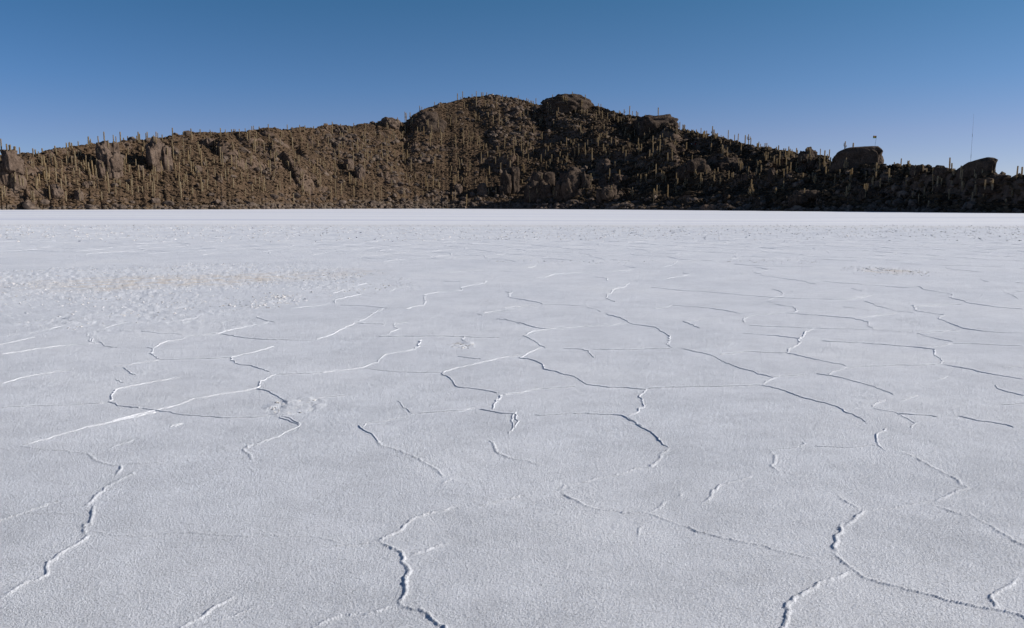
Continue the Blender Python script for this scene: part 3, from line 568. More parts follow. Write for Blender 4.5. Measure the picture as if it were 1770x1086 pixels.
for n_, q in enumerate(recs):
    w_ = (.78+.45*random.random())*(1.0 if q['dist'] < 430 else 1.12); sc = q['h']/5.24; v_ = random.randrange(9); rz = random.uniform(0, 6.28)
    arms = arm_set(q['kd'], q['i'])
    p = q['p']; base = (p.x, p.y, p.z-.25); ys = -math.atan2(p.x, p.y)
    if n_ in solo:
        tilt = (random.uniform(-.035, .035), random.uniform(-.035, .035))
        if arms:
            o = bpy.data.objects.new("cactus", None); COL.objects.link(o); o.location = base; o.rotation_euler = (*tilt, rz); o.empty_display_size = .3
            tk = link("trunk", TR[v_][3], o); tk.scale = (w_, w_, sc)
        else:
            o = link("cactus", TR[v_][3]); o.location = base; o.rotation_euler = (*tilt, rz); o.scale = (w_, w_, sc)
        for (ai, aa, az_) in arms:
            a = link("arm", ARM[ai][3]); a.parent = o
            k_ = max(.55, min(1.1, sc)); a.location = (0, 0, az_*sc)
            a.rotation_euler = (0, 0, aa+ys-rz); a.scale = (k_*1.1, k_*1.1, k_)
        kw = KW[q['kd']]; rr_ = q['rank']; pre = "skyline" if q["pre"] == "dark" else q["pre"]
        rank = ORD[rr_] if rr_ < len(ORD) else "%dth nearest" % (rr_+1)
        sky_t = ""
        tag(o, f"{pre} {kw}{sky_t}, {rank} {DIRS[q['sec']]} {q['land']}", "cactus", "cacti growing over the island")
    else:
        def put(V, F, F3, M):
            global nb
            V4 = np.c_[V, np.ones(len(V))] @ np.array(M).T; bv.append(V4[:, :3]); bf.append(F+nb); bf3.append(F3+nb); nb += len(V)
        M = Matrix.Translation(base) @ Matrix.Rotation(rz, 4, 'Z') @ Matrix.Diagonal((w_, w_, sc, 1))
        put(*TR[v_][:3], M)
        for (ai, aa, az_) in arms:
            k_ = max(.55, min(1.1, sc)); put(*ARM[ai][:3], Matrix.Translation(base) @ Matrix.Rotation(aa+ys, 4, 'Z') @ Matrix.Translation((0, 0, az_*sc)) @ Matrix.Diagonal((k_, k_, k_, 1)))
# a few hundred more small ones, too many to tell apart
r_ = np.random.default_rng(77)
wgt = (azm*(vv > .2)*(v <= 1)[:, None]*rad*np.gradient(rad, axis=0)*(.3+.7*sstep(-.3, .4, fbm(X, Y, .03, 3, 8)))).ravel(); wgt = np.maximum(wgt, 0); wgt /= wgt.sum()
for t_ in r_.choice(len(wgt), 110, p=wgt):
    b = Vh[t_]; M = Matrix.Translation((b[0], b[1], b[2]-.3)) @ Matrix.Rotation(r_.uniform(0, 6), 4, 'Z') @ Matrix.Diagonal((.75, .75, r_.uniform(.3, .75), 1))
    put(*TR[r_.integers(9)][:3], M)
sm = link("small_cacti", mesh_np("small_cacti", np.concatenate(bv), np.concatenate(bf), M_CACTUS, True, np.concatenate(bf3)))
tag(sm, "hundreds of smaller cacti scattered over the island slopes", "cacti", kind='stuff')
print("cacti", len(recs), "solo", len(solo))

# ------------------------------------------------------------------ flag, mast, people
def tube(pts, rads, n=10):
    V = []; pts = np.array(pts, float)
    for i, p in enumerate(pts):
        for k in range(n):
            q = 6.2832*k/n; V.append(p+np.array([math.cos(q), math.sin(q), 0])*rads[i])
    F = [(i*n+k, i*n+(k+1) % n, (i+1)*n+(k+1) % n, (i+1)*n+k) for i in range(len(pts)-1) for k in range(n)]
    return np.array(V), np.array(F)
def at_dist(px, py, dist):
    d = ray(px, py); k = dist/math.hypot(d[0], d[1]); return Vector((d[0]*k, d[1]*k, CAM_H+d[2]*k))
p, _ = hit(1511.5, 257); D0 = math.hypot(p.x, p.y)
top = at_dist(1515.2, 235.0, D0)
root = bpy.data.objects.new("flagpole", None); COL.objects.link(root); root.location = p
tag(root, "leaning flagpole with a small red, yellow and green flag on the flat-topped boulder", "flagpole")
rel = top-p
V, F = tube([(0, 0, -.5), tuple(rel*.5), tuple(rel)], [.05, .045, .035])
link("pole", mesh_np("pole", V, F, M_POLE, True), root)
def flatmat(name, c):
    return plain_noise(name, tuple(.85*q for q in c), c, 8, .8)
fl = None
s_ = D0/FPX; W_, Hh = 5.2*s_, 3.7*s_
for j, (nm, c) in enumerate([("red_stripe", (.30, .03, .03)), ("yellow_stripe", (.75, .55, .08)), ("green_stripe", (.03, .20, .09))]):
    nx = 14; Vv = []; 
    for a in range(nx+1):
        for b in range(3):
            u = a/nx; zz = -(j+b/2)*Hh/3
            yy = .16*math.sin(u*7)*u
            for side in (0,):
                Vv.append((rel.x-u*W_, rel.y+yy, rel.z+zz-.10*u*W_*-.3))
    Ff = [(a*3+b, a*3+b+1, (a+1)*3+b+1, (a+1)*3+b) for a in range(nx) for b in range(2)]
    me = mesh_np(nm, np.array(Vv), np.array(Ff), flatmat(nm, c), True)
    if j == 0: fl = link("flag", None) if False else bpy.data.objects.new("flag", me); 
    if j == 0:
        COL.objects.link(fl); fl.parent = root; ob = fl
    else:
        ob = link("stripe", me, fl)
    md = ob.modifiers.new("t", 'SOLIDIFY'); md.thickness = .01
# antenna mast behind the wedge boulder
p, _ = hit(1678, 284); D1 = math.hypot(p.x, p.y)+6
b0 = at_dist(1677.5, 284, D1); t0 = at_dist(1683.2, 197, D1); rel = t0-b0
root = bpy.data.objects.new("antenna_mast", None); COL.objects.link(root); root.location = b0
tag(root, "very thin tall antenna mast rising behind the tilted wedge boulder", "antenna")
ts = np.linspace(-.08, 1, 13)
V, F = tube([tuple(rel*float(t)) for t in ts], [.036-.02*max(0, t) for t in ts]); link("mast", mesh_np("mast", V, F, M_POLE, True), root)
for (ta, tb, rr_) in ((.12, .20, .075), (.54, .60, .07)):
    V, F = tube([tuple(rel*ta), tuple(rel*tb)], [rr_*.8, rr_*.8]); link("mast_sleeve", mesh_np("mast_sleeve", V, F, M_POLE, True), root)

def person(px, pyb, ht_px, coat, label, walk=.25):
    p, _ = hit(px, pyb)
    if p is None: return
    dist = math.hypot(p.x, p.y); H = min(1.85, max(1.55, ht_px*dist/FPX))
    J = {'pel': (0, 0, .93), 'sp': (0, .01, 1.15), 'ch': (0, 0, 1.36), 'nk': (0, 0, 1.50), 'hd': (0, -.02, 1.60), 'ht': (0, -.01, 1.72),
         'lh': (-.10, 0, .88), 'lk': (-.12, -.10, .48), 'la': (-.12, walk*.4, .08), 'lt': (-.12, walk*.4-.18, .03),
         'rh': (.10, 0, .88), 'rk': (.12, .02, .48), 'ra': (.12, -walk*.6, .08), 'rt': (.12, -walk*.6-.18, .03),
         'ls': (-.19, 0, 1.40), 'le': (-.25, .04, 1.12), 'lw': (-.27, -.08, .88), 'lf': (-.27, -.12, .78),
         'rs': (.19, 0, 1.40), 're': (.25, .02, 1.12), 'rw': (.27, -.12, .90), 'rf': (.27, -.17, .80)}
    Rr = {'pel': .14, 'sp': .13, 'ch': .15, 'nk': .055, 'hd': .095, 'ht': .08, 'lh': .09, 'lk': .06, 'la': .045, 'lt': .035, 'rh': .09, 'rk': .06, 'ra': .045, 'rt': .035,
          'ls': .07, 'le': .048, 'lw': .035, 'lf': .035, 'rs': .07, 're': .048, 'rw': .035, 'rf': .035}
    E = [('pel', 'sp'), ('sp', 'ch'), ('ch', 'nk'), ('nk', 'hd'), ('hd', 'ht'), ('pel', 'lh'), ('lh', 'lk'), ('lk', 'la'), ('la', 'lt'), ('pel', 'rh'), ('rh', 'rk'), ('rk', 'ra'), ('ra', 'rt'),
         ('ch', 'ls'), ('ls', 'le'), ('le', 'lw'), ('lw', 'lf'), ('ch', 'rs'), ('rs', 're'), ('re', 'rw'), ('rw', 'rf')]
    ks = list(J); me = bpy.data.meshes.new("person"); me.from_pydata([J[k] for k in ks], [(ks.index(a), ks.index(b)) for a, b in E], []); me.materials.append(coat)
    o = link("person", me); o.location = (p.x, p.y, p.z-.03); k = H/1.8; o.scale = (k, k, k); o.rotation_euler = (0, 0, random.uniform(-1, 1))
    sk = o.modifiers.new("skin", 'SKIN'); o.modifiers.new("sub", 'SUBSURF').levels = 1; o.modifiers["sub"].render_levels = 2
    for i, kk in enumerate(ks): me.skin_vertices[0].data[i].radius = (Rr[kk], Rr[kk])
    me.skin_vertices[0].data[0].use_root = True
    tag(o, label, "person")
def coat(name, c, trouser=(.03, .03, .04)):
    m, N, L, b = newmat(name, .8, .2)
    tc = nd(N, "ShaderNodeTexCoord"); sx = nd(N, "ShaderNodeSeparateXYZ"); L.new(tc.outputs["Object"], sx.inputs[0])
    r1_ = nd(N, "ShaderNodeValToRGB"); r1_.color_ramp.interpolation = 'CONSTANT'; e = r1_.color_ramp.elements
    e[0].position = 0; e[0].color = (*trouser, 1); e[1].position = .46; e[1].color = (*c, 1)
    q = e.new(.755); q.color = (.30, .17, .11, 1); q = e.new(.84); q.color = (.02, .015, .012, 1)
    L.new(mth(N, L, 'DIVIDE', sx.outputs[2], 2.0), r1_.inputs[0]); L.new(r1_.outputs[0], b.inputs["Base Color"]); return m
person(1201.5, 252.5, 5, coat("red_jacket", (.42, .015, .02)), "distant person in a red jacket on the dark upper right slope")
person(1195.3, 252.5, 5, coat("pale_jacket", (.65, .65, .68)), "distant person in pale jacket, left of the one in red on the right slope")
person(852.4, 166.5, 5, coat("white_jacket", (.78, .80, .82)), "tiny person in white standing on the summit skyline among cacti")

# ================================================================== SALT FLAT
A_ = ((0, 380), 1.9667); B_ = ((870, 380), 1.9667); C_ = ((0, 720), 2.95); D_ = ((560, 720), 2.95); E_ = ((1170, 720), 2.95)
RID = [
(C_, "1 0 925 60 890 130 850 200 835 250 815 270 790 240 770 300 720 360 680 430 640 470 595|1 440 605 435 550 465 560 475 520 490 490 480 455|.8 440 460 480 415 545 358 600 335 660 305 690 280|.5 470 595 560 600 640 612 740 610 880 590 1000 592 1100 602 1180 610 1260 618 1360 610 1500 612 1620 615 1780 655|.3 0 512 100 505 200 498 300 495 430 492|.9 105 148 180 130 300 98 400 72 500 47 600 20 660 5 800 -22|.6 105 148 170 160 250 168 340 172 400 185 460 190 480 215 540 238 590 245 620 245|.8 620 245 612 270 595 300|.5 640 242 720 240 800 235 880 215 960 203 1100 183 1200 165|.9 1425 5 1480 18 1535 45 1490 72 1430 102 1350 130 1280 152 1240 172 1270 190 1290 210 1280 225|.4 1280 262 1305 280|.4 515 185 600 140 680 112|.35 860 57 940 35|.55 1040 1058 1100 1030 1180 1018 1240 995 1320 960"),
(D_, ".9 -40 1080 0 1060 80 1030 150 1008 240 1010 300 990 360 968|1.3 285 640 340 670 390 690 405 710 390 740 415 770 420 800 395 830 405 870 395 930 385 965|1.1 385 965 420 985 500 1000 540 1020 590 1060 640 1100 700 1140 800 1200|1 285 640 330 612 380 590 410 565 440 530 500 495 600 475 680 455|.5 780 460 880 428 960 410 1040 398|.55 405 710 480 700 530 680 600 658 640 640|.4 285 640 180 652 80 655 -20 660|.75 180 45 210 75 250 95 265 130 290 150 350 170 400 185 460 210 520 245 560 265 610 310|.7 635 310 600 345|.3 640 315 700 345|.4 640 415 680 430|.6 850 120 870 140 870 175 920 200 980 215 1040 222 1080 240 1150 248|.4 830 190 870 190|.75 985 -20 975 10 968 60 940 90|.8 1530 0 1600 35 1650 70 1720 125 1750 160|.75 1755 165 1715 195 1700 235 1675 262 1610 265 1540 290 1480 305 1400 320 1340 340 1260 350 1215 380|.4 1675 262 1710 285|.9 1215 395 1290 425 1340 455 1400 470 1480 478 1540 490 1640 495 1680 510 1770 540 1800 552|.6 1640 495 1670 500 1690 470 1770 430|.6 1640 550 1600 580 1585 605|.4 1580 540 1640 550"),
(E_, ".9 0 555 50 565 110 590 210 615 300 638 420 650 500 675 600 700 720 728|.5 10 418 40 388|.7 130 445 165 415 175 380 215 345 310 325 380 300|.6 460 172 500 165 560 160 640 150 650 130|1 465 178 490 200 485 235 465 250 500 280|.5 500 280 560 285 610 305 730 325|.4 690 148 760 152 860 158 950 152 1030 150|.9 1075 60 1035 90 1030 130 1040 160 1110 190|.9 1110 185 1150 185 1220 215 1280 250 1350 285 1420 310 1460 335 1475 355|.9 1485 350 1480 370 1420 390 1360 415 1300 435|.5 1300 435 1250 438 1180 442 1100 465 1000 470 955 475|.7 1300 450 1360 470 1430 495 1480 515|.5 1490 345 1560 352 1650 360 1770 375|.6 800 400 850 430 940 468|.9 955 475 910 505 880 545 865 565|1.3 830 545 825 580 795 610 805 650 795 690|1 795 690 830 740 880 775|.95 880 775 960 820 1040 850 1150 880 1300 915 1420 945 1520 965 1620 985 1700 1000 1770 1025 1900 1060|1.2 890 785 800 830 730 860 650 900 580 950 560 965 585 1010 560 1040 535 1080 520 1120|1 1750 835 1680 880 1640 910 1625 930 1660 965 1645 980|.6 1750 835 1800 860"),
(A_, ".9 290 708 520 650 600 630 660 607 740 593 860 577 875 570 890 550 940 525 1080 518 1180 508 1235 500 1280 480 1310 455 1400 443 1420 430 1435 408|.9 0 457 100 442 200 430 300 422 335 418|.7 290 388 300 405 310 415 325 400|.6 335 415 350 430 400 435|.5 0 395 100 385 170 370 250 352 330 345|.6 215 335 245 345|.5 300 385 360 370 400 355 450 345|.5 480 378 540 388 620 390|.6 520 348 600 345 670 335 680 320|.7 490 435 515 438 525 465 535 475 450 490 380 498|.6 515 435 560 415 620 405 640 395 740 388 760 382 830 368 920 347|.5 870 328 900 345 925 348|.4 750 388 800 400 880 408 980 410 1070 410|.7 415 503 435 520 450 528|.6 390 540 410 555|.4 0 557 60 540 130 525 250 512|.8 615 537 500 555 410 570 385 585 375 615 360 618|.8 360 618 420 632 480 640|.6 360 618 240 628 120 635 0 642|.6 480 640 560 655 640 668 740 675 830 673 930 665|.7 940 430 880 445 800 463 785 468 810 490 860 498 920 518|.4 785 470 690 472 600 475 535 475|.9 870 575 900 578 940 598 970 615 980 628|.5 980 625 1050 612 1180 597|1 945 670 990 682 1025 700|.4 585 705 630 692|.8 1080 408 1120 395 1150 380 1200 355 1230 340 1270 318 1305 302|.4 1240 503 1300 512 1380 518 1500 520|.7 1130 285 1150 270 1220 255 1225 250 1210 245|.4 975 302 1100 290 1130 285|.4 1150 290 1230 292 1320 302|.4 1130 250 1180 235 1250 215|.6 1370 303 1440 290 1450 270 1440 255 1500 245 1570 240 1570 230 1600 222 1650 215 1660 208|.7 1290 395 1320 390 1345 370 1335 355 1380 348|.4 1200 352 1310 355|.5 1632 318 1645 328|.4 1635 318 1700 308 1770 305|.6 1690 337 1730 342 1770 355|.8 1505 520 1530 545 1560 568 1640 578 1700 590|.7 1505 520 1540 505 1640 482 1720 465 1770 460|.9 1710 597 1695 625 1675 645|.6 1710 597 1770 588|.8 1630 645 1670 655 1750 665 1755 690 1745 710|.6 1350 615 1380 640 1410 655|.6 1415 655 1330 680 1240 692 1225 705|.4 1420 658 1560 648 1620 642|.4 1550 465 1640 475|.5 1575 395 1580 420|.3 1320 245 1340 235 1400 225|.5 1345 210 1370 220 1410 222|.4 1490 208 1570 212|.5 1740 245 1735 262 1770 275|.4 1640 190 1670 190|.4 1500 155 1520 155|.3 1500 180 1620 175 1750 175|.25 1280 397 1480 397 1700 400"),
(B_, ".7 0 338 60 350 100 362 150 372|.7 150 372 100 380 70 395 100 405 115 425 140 435|.8 140 435 80 455 50 470 100 478 130 492 140 510 200 525 250 540 280 555 340 568 400 570 490 575|.5 150 372 240 365 330 360 430 352|.5 0 300 60 293 140 288 280 293 340 315|.7 350 320 400 335 440 355 520 368 550 385 565 415 573 435|.6 200 437 280 440 300 450 300 470|.4 300 440 430 442 570 437|.8 605 438 650 448 720 460 730 475 760 490 800 505 860 525 910 537 880 560|.6 910 537 960 532 1020 525|1 490 575 460 600 470 630 450 655 425 665|.6 490 575 600 570 720 567 860 562 880 560|.7 880 560 950 575 1000 598 1080 620 1145 640 1160 655 1200 670 1240 690|.7 1060 523 1140 535 1200 550 1270 570 1340 595|.6 1100 528 1130 512 1175 500 1300 495 1470 490|.8 1050 372 1020 390 1010 410 975 435 960 453 1020 465 1100 482 1170 498|.4 730 458 830 450 955 453|.5 810 385 900 392 1010 405|.7 1080 412 1200 418 1350 430 1450 440 1470 455 1485 480 1475 490|.6 1490 492 1580 508 1680 528 1770 545|.6 1410 385 1460 400 1530 415|.4 1450 435 1520 420 1640 425 1770 430|.7 815 330 860 323 960 317|.6 815 330 825 350|.7 960 318 1060 325 1190 335 1240 350 1260 372|.5 1200 335 1260 328 1340 315|.4 830 358 960 365 1100 370 1250 375 1410 383 1540 375|.6 610 345 625 355 660 368|.3 615 348 670 337|.7 425 215 415 228 380 235 355 255 345 265 380 280|.6 0 245 20 250 30 265 100 278 140 288|.4 300 195 340 198 360 208|.6 890 275 950 258 955 250 920 235|.6 890 275 940 290 985 297 1000 315|.4 500 230 600 240 720 248 850 260 1000 268 1180 272 1230 262 1265 253|.5 1185 232 1220 245|.6 1410 225 1430 238 1530 255 1520 268 1560 275 1580 285 1680 298 1770 305|.6 1395 290 1405 312 1470 320 1500 325 1475 335 1510 350 1560 370 1650 380 1770 385|.3 1230 278 1330 310 1400 318|.3 1150 295 1250 310|.3 1400 295 1500 290 1560 288|.5 860 180 890 192 1030 210 1060 220|.5 860 180 910 170 850 160|.4 560 290 700 300 820 322|.5 510 303 560 298 580 290|.4 540 202 600 192 640 185 610 180|.5 110 200 180 185 260 178 350 178 440 170|.4 90 165 110 155|.4 540 160 580 152 600 140|.4 1500 160 1520 168 1620 178|.5 1690 240 1720 252 1770 270|.4 400 155 460 165|.4 780 150 880 158 1080 160|.4 1080 210 1240 222 1390 232|.4 1620 200 1640 212|.3 1350 150 1500 155 1700 160|.7 230 658 320 660 400 665 440 680 475 705|.3 100 665 230 658|.7 1250 635 1265 620 1300 612|.6 1250 640 1340 655 1380 675 1395 695 1385 708|.5 1340 655 1400 662 1480 668|.4 1480 543 1510 530|.6 1675 560 1690 575 1720 587 1770 600|.4 1710 503 1770 495|.5 1540 665 1600 680 1680 690 1740 708|.6 0 598 60 588 130 575 250 568|.3 1350 612 1400 595"),
]
# ridge lines in ground metres
lines = []
for ((ox, oy), sc), s in RID:
    for e in s.split('|'):
        n = [float(q) for q in e.split()]; pts = np.array(n[1:]).reshape(-1, 2)/sc+np.array([ox, oy])
        lines.append((max(n[0], .45), ground_pt(pts[:, 0], pts[:, 1]), True))
# polygons go on beyond what the photograph shows: irregular cells to the sides and in the distance
def cell_lines():
    import bmesh
    out = []; S = 2.1; r_ = np.random.default_rng(5)
    xs = np.arange(-46, 48); ys = np.arange(-3, 34)
    P = {(i, j): np.array([(i+.5*(j % 2)+r_.uniform(-.36, .36))*S, (j+r_.uniform(-.36, .36))*S*.9]) for i in xs for j in ys}
    from mathutils import geometry
    keys = list(P); co = [Vector(P[k]) for k in keys]
    V2, E2, F2, *_ = geometry.delaunay_2d_cdt(co, [], [], 0, 1e-6)
    T = [np.array([V2[i][:] for i in f_]) for f_ in F2]; edge = {}
    cen = []
    for fi, f_ in enumerate(F2):
        a, b, c = T[fi]; d = 2*(a[0]*(b[1]-c[1])+b[0]*(c[1]-a[1])+c[0]*(a[1]-b[1]))
        if abs(d) < .05: cen.append(T[fi].mean(0)); continue
        ux = ((a@a)*(b[1]-c[1])+(b@b)*(c[1]-a[1])+(c@c)*(a[1]-b[1]))/d; uy = ((a@a)*(c[0]-b[0])+(b@b)*(a[0]-c[0])+(c@c)*(b[0]-a[0]))/d
        cen.append(.7*np.array([ux, uy])+.3*T[fi].mean(0))
    for fi, f_ in enumerate(F2):
        for k in range(3):
            e = tuple(sorted((f_[k], f_[(k+1) % 3]))); edge.setdefault(e, []).append(fi)
    for e, fs in edge.items():
        if len(fs) == 2: out.append(np.array([cen[fs[0]], cen[fs[1]]]))
    return out
for ln in cell_lines():
    if np.linalg.norm(ln[1]-ln[0]) > 4 or random.random() < .12: continue
    m_ = ln.mean(0)
    if m_[1] < -2: continue
    px, py = project([m_[0], m_[1], 0]) if m_[1] > .8 else (9999, 9999)
    inside = -30 < px < 1800 and py < 1120 and m_[1] > 0
    if inside and py > 452: continue
    if inside and (px < 620 and py > 440): continue
    lines.append((random.uniform(.2, .6) if inside else random.uniform(.4, .9), ln, inside is False))
def refine(P, step, amp, seed):
    out = [P[0]]
    for a, b in zip(P[:-1], P[1:]):
        n = max(1, int(np.linalg.norm(b-a)/step))
        for k in range(1, n+1): out.append(a+(b-a)*k/n)
    Q = np.array(out)
    if len(Q) < 3: return Q
    # round the corners a little, then wobble
    for _ in range(3): Q[1:-1] = .25*Q[:-2]+.5*Q[1:-1]+.25*Q[2:]
    t = np.gradient(Q, axis=0); t /= np.maximum(1e-6, np.linalg.norm(t, axis=1))[:, None]
    nrm = np.stack([-t[:, 1], t[:, 0]], -1)
    wob = fbm(Q[:, 0]+seed, Q[:, 1]-seed, 12, 3, 2, .7)*amp*1.2+fbm(Q[:, 0], Q[:, 1]+seed, 2.2, 2, 9)*amp*1.6
    return Q+nrm*wob[:, None]
NEAR = 5.2
GC, GR = 1700, 900
ga = np.arctan(np.linspace(math.tan(R(-49)), math.tan(R(49)), GC))
inv = np.linspace(1/2.1, 1/62., GR-46)
gy = np.concatenate([1/inv, 62*np.exp(np.linspace(0, math.log(9000/62.), 47)[1:])])
def dens(i): return i
GX = np.tan(ga)[None, :]*gy[:, None]; GY = gy[:, None]*np.ones_like(GX)
rough_px = [(0, 0)]
# crumbly crust: broad patch on the left, small one on the right, band before the smooth lane
def patch(px, py, rx, ry, ang=0):
    c = ground_pt(px, py); a = ground_pt(px+rx, py); b = ground_pt(px, py-ry); b2 = ground_pt(px, py+ry)
    return c, np.linalg.norm(a-c), np.linalg.norm(b-b2)/2
CR = [patch(240, 492, 470, 44), patch(1545, 470, 88, 9), patch(510, 702, 42, 14), patch(800, 596, 26, 7), patch(480, 518, 70, 16), patch(1330, 452, 90, 4), patch(1000, 452, 160, 5)]
def crust_mask(x, y):
    m = np.zeros(x.shape)
    wob = .45*fbm(x, y, .35, 4, 33)+.25*fbm(x, y, 1.5, 3, 34)
    for i, (c, a, b) in enumerate(CR):
        q = np.hypot((x-c[0])/a, (y-c[1])/b)+wob; m = np.maximum(m, (1-sstep(.55, 1.05, q))*(1 if i != 5 and i != 6 else .5))
    band = sstep(36, 46, y+6*fbm(x, y, .05, 3, 35))*(1-sstep(71.0, 73.0, y-x*.06+.8*fbm(x, y, .2, 3, 36)))
    return np.maximum(m, band*(.35+.9*sstep(-.25, .3, fbm(x, y*3, .12, 3, 37))))
crm = crust_mask(GX, GY)
lane = sstep(69.0, 75.5, GY-GX*.06+.8*fbm(GX, GY, .2, 3, 36))
GZ = .0006*fbm(GX, GY, 22, 3, 1)*2+.006*fbm(GX, GY, 1.1, 3, 2)
rowgap = np.gradient(gy)[:, None]
fade = np.clip(.06/rowgap, 0, 1)
GZ = GZ*np.where(gy[:, None] > 62, .3, 1)
GZ += fade**.5*.0026*(RNG.random(GX.shape)-.5)
cr1, _, cid = worley(GX, GY, 6.0, 14)
GZ += crm*(1-lane)*(np.maximum(0, 1-(cr1/.6)**2)*.018*cid+.009*fbm(GX, GY, 11, 4, 15, .7))*np.clip(.5/rowgap, 0, 1)
NRG = []
def add_ridge(Q, s, seed):
    """raise the fine ground mesh along a polyline (near field)"""
    mod = .65+.5*vnoise(Q[:, 0]*4+seed, Q[:, 1]*4, 5)
    if s < .65: mod *= sstep(.15+.35*(.65-s), (.48), vnoise(Q[:, 0]*3.1+seed*3, Q[:, 1]*3.1, 6))*.5+.5
    n = len(Q); endf = np.minimum(1, np.minimum(np.arange(n), np.arange(n)[::-1])/6+.25)
    Hq = .0078*(.60+.32*s)*mod*endf; Wq = .0086*(.70+.26*s)*(.8+.5*vnoise(Q[:, 0]*9, Q[:, 1]*9+seed, 8))
    rim = 1-vnoise(Q[:, 0]*1.3+seed, Q[:, 1]*1.3, 12)*.5
    for (x, y), h_, w__, rm in zip(Q, Hq, Wq, rim):
        if y < 2.3 or y > NEAR*1.08: continue
        R_ = w__*3.2
        i0 = np.searchsorted(gy, y-R_); i1 = np.searchsorted(gy, y+R_)+1
        ta = GXt; j0 = np.searchsorted(ta, (x-R_)/y); j1 = np.searchsorted(ta, (x+R_)/y)+1
        if j1-j0 < 1 or i1 <= i0 or j0 >= GC or j1 <= 0: continue
        sx = GX[i0:i1, j0:j1]; sy = GY[i0:i1, j0:j1]
        d = np.hypot(sx-x, sy-y)/w__
        bump = h_*np.clip(1.15-d**2*.75, 0, 1)**.8+h_*.16*np.exp(-(d/2.2)**2)*rm
        RG[i0:i1, j0:j1] = np.maximum(RG[i0:i1, j0:j1], bump)
GXt = np.tan(ga); RG = np.zeros_like(GX)
SV = []; SF = []; sn = 0
for li, (s, P, _) in enumerate(lines):
    dmin = P[:, 1].min(); dmean = P[:, 1].mean()
    if dmin < NEAR:
        Q = refine(P, .012 if dmean < 6 else .02, .018, li)
        add_ridge(Q, s, li*1.7)
    if P[:, 1].max() > NEAR*.98:
        step = .022 if dmean < 12 else (.05 if dmean < 20 else .12)
        Q = refine(P, step, .012+.0019*dmean, li)
        if len(Q) < 3: continue
        t = np.gradient(Q, axis=0); t /= np.maximum(1e-6, np.linalg.norm(t, axis=1))[:, None]; nrm = np.stack([-t[:, 1], t[:, 0]], -1)
        mod = .6+.7*vnoise(Q[:, 0]*3+li, Q[:, 1]*3, 5)
        if s < .65: mod *= .45+.55*sstep(.15, .45, vnoise(Q[:, 0]*2.2+li*3, Q[:, 1]*2.2, 6))
        fadein = sstep(NEAR, NEAR*1.12, Q[:, 1])
        h_ = .0062*(.62+.42*s)*mod*fadein; h_[0] = h_[-1] = 0
        w__ = .0092*(.75+.35*s)*(1+np.clip(Q[:, 1]-8, 0, 30)*.045); h_ = h_*(1+np.clip(Q[:, 1]-8, 0, 30)*.02)*(.8+.5*vnoise(Q[:, 0]*5, Q[:, 1]*5+li, 8))
        rows = []; gbase = .006*fbm(Q[:, 0], Q[:, 1], 1.1, 3, 2)
        for off, hh in ((-1.5, -.2), (-.75, .45), (-.25, 1), (.2, .95), (.8, .4), (1.5, -.2)):
            z = gbase+np.where(hh < 0, -.012, h_*hh*(1+.35*(vnoise(Q[:, 0]*14+off*9, Q[:, 1]*14, 3)-.5))-.003*(h_ < .0012))
            jx = 1+.25*(vnoise(Q[:, 0]*8, Q[:, 1]*8+off*5, 4)-.5)
            rows.append(np.c_[Q+nrm*(w__*off*jx)[:, None], z])
        A = np.stack(rows, 0); nr_, nc_ = A.shape[:2]
        SV.append(A.reshape(-1, 3)); SF.append(gridfaces(nr_, nc_)[:, ::-1]+sn); sn += nr_*nc_
# lumpy break-up of near ridges
RG *= .62+.55*vnoise(GX*48, GY*48, 19)+.6*(vnoise(GX*110, GY*110, 20)-.5)
GZ += RG
brown = np.zeros_like(GX)
c, a, b = patch(330, 483, 270, 20); brown = 1-sstep(.35, 1.1, np.hypot((GX-c[0]-(GY-c[1])*.9)/a, (GY-c[1])/b)+.4*fbm(GX, GY, .5, 3, 44))
c, a, b = patch(1535, 469, 50, 5); brown = np.maximum(brown, .9*(1-sstep(.4, 1.1, np.hypot((GX-c[0])/a, (GY-c[1])/b)+.3*fbm(GX, GY, .8, 3, 45))))
brown = np.maximum(brown, sstep(62, 70, GY)*(1-lane)*.55)
tintv = np.stack([np.clip(brown, 0, 1), lane, crm, np.ones_like(GX)], -1).reshape(-1, 4).astype(np.float32)
gfl = gridfaces(GR, GC)
edge_ = np.minimum(np.minimum(np.arange(GC), np.arange(GC)[::-1])[None, :]/50., np.arange(GR)[:, None]/30.)
eb = 1-sstep(0, 1, np.clip(edge_, 0, 1)); GZ = GZ*(1-eb)-.016*eb              # runs out gently into the wider flat
GV = np.stack([GX, GY, GZ], -1).reshape(-1, 3)
SVa = np.concatenate(SV); SFa = np.concatenate(SF)+len(GV)
me = mesh_np("salt_flat", np.concatenate([GV, SVa]), np.concatenate([gfl, SFa]), M_SALT, True)
ca = me.color_attributes.new("tint", 'FLOAT_COLOR', 'POINT')
ca.data.foreach_set('color', np.concatenate([tintv, np.tile(np.array([0, 0, 0, 1], np.float32), (len(SVa), 1))]).ravel())
tag(link("salt_flat", me), kind='structure')
# the rest of the flat, out to the horizon on every side, a little lower
rr_ = np.array([0.01, 2, 10, 60, 300, 1500, 9500]); an = np.linspace(0, 2*math.pi, 73)
V = np.stack([rr_[:, None]*np.cos(an)[None], rr_[:, None]*np.sin(an)[None], np.full((7, 73), -.011)], -1).reshape(-1, 3)
V[:, 2] = -.011
me = mesh_np("salt_plain", V, gridfaces(7, 73), M_SALT); ca = me.color_attributes.new("tint", 'FLOAT_COLOR', 'POINT'); ca.data.foreach_set('color', np.tile(np.array([0, 0, 0, 1], np.float32), len(V)))
tag(link("ground", me), kind='structure')

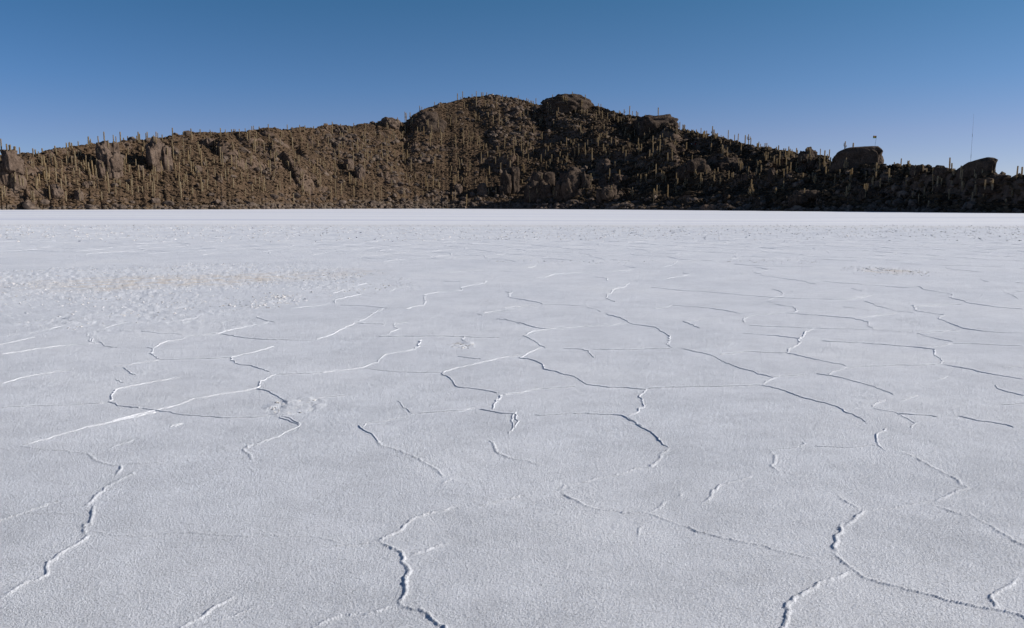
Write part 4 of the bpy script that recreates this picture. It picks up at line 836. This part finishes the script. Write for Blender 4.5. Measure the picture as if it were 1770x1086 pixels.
# loose crust plates where the salt is broken
def crust_bits(n, sampler, size, seed, squash=.45):
    r_ = np.random.default_rng(seed); XY = sampler(r_, n); n = len(XY)
    BV, BF = IC1; nv = len(BV); s = size(r_, n, XY)
    J = 1+.5*(r_.random((n, nv))*2-1); P = BV[None]*J[..., None]; a = r_.uniform(0, 6.28, n); c_, s__ = np.cos(a)[:, None], np.sin(a)[:, None]
    st = r_.uniform(.6, 1.5, n)[:, None]; tl = r_.uniform(-.5, .5, (n, 2))
    x = P[..., 0]*st; y = P[..., 1]/st; z = P[..., 2]*squash+x*tl[:, :1]+y*tl[:, 1:]
    Q = np.stack([x*c_-y*s__, x*s__+y*c_, z], -1)*s[:, None, None]; Q[..., :2] += XY[:, None, :]
    return Q.reshape(-1, 3), (BF[None]+(np.arange(n)*nv)[:, None, None]).reshape(-1, 3)
def ell(c, a, b, pw=.5):
    def f_(r_, n):
        q = r_.uniform(0, 6.28, n); u = r_.random(n)**pw; xy = np.stack([c[0]+a*u*np.cos(q), c[1]+b*u*np.sin(q)], -1)
        return xy[r_.random(n) < np.clip(crust_mask(xy[:, 0], xy[:, 1])+.05, 0, 1)]
    return f_
parts = []
for i, (n, mn, mx) in enumerate([(9000, .008, .024), (900, .008, .028), (160, .006, .02), (90, .006, .02), (600, .008, .032), (260, .01, .035), (300, .01, .035)]):
    parts.append(crust_bits(n, ell(*CR[i]), lambda r_, m, xy, mn=mn, mx=mx: mn+(mx-mn)*r_.random(m)**2.5, 200+i))
def band_s(r_, n):
    y = r_.uniform(38, 72.5, n); x = r_.uniform(-.8, .8, n)*y
    y = y+x*.05
    k = r_.random(n) < crust_mask(x, y)*.9; return np.stack([x, y], -1)[k]
parts.append(crust_bits(11000, band_s, lambda r_, m, xy: .02+.06*r_.random(m)**2, 300, .35))
V = []; F = []; n0 = 0
for a, b in parts: V.append(a); F.append(b+n0); n0 += len(a)
tag(link("salt_crust_fragments", mesh_np("salt_crust_fragments", np.concatenate(V), None, M_CRUST, False, np.concatenate(F))), "loose fragments of broken salt crust on the flat", "salt crust", kind='stuff')
print("done", len(GV)+len(SVa))
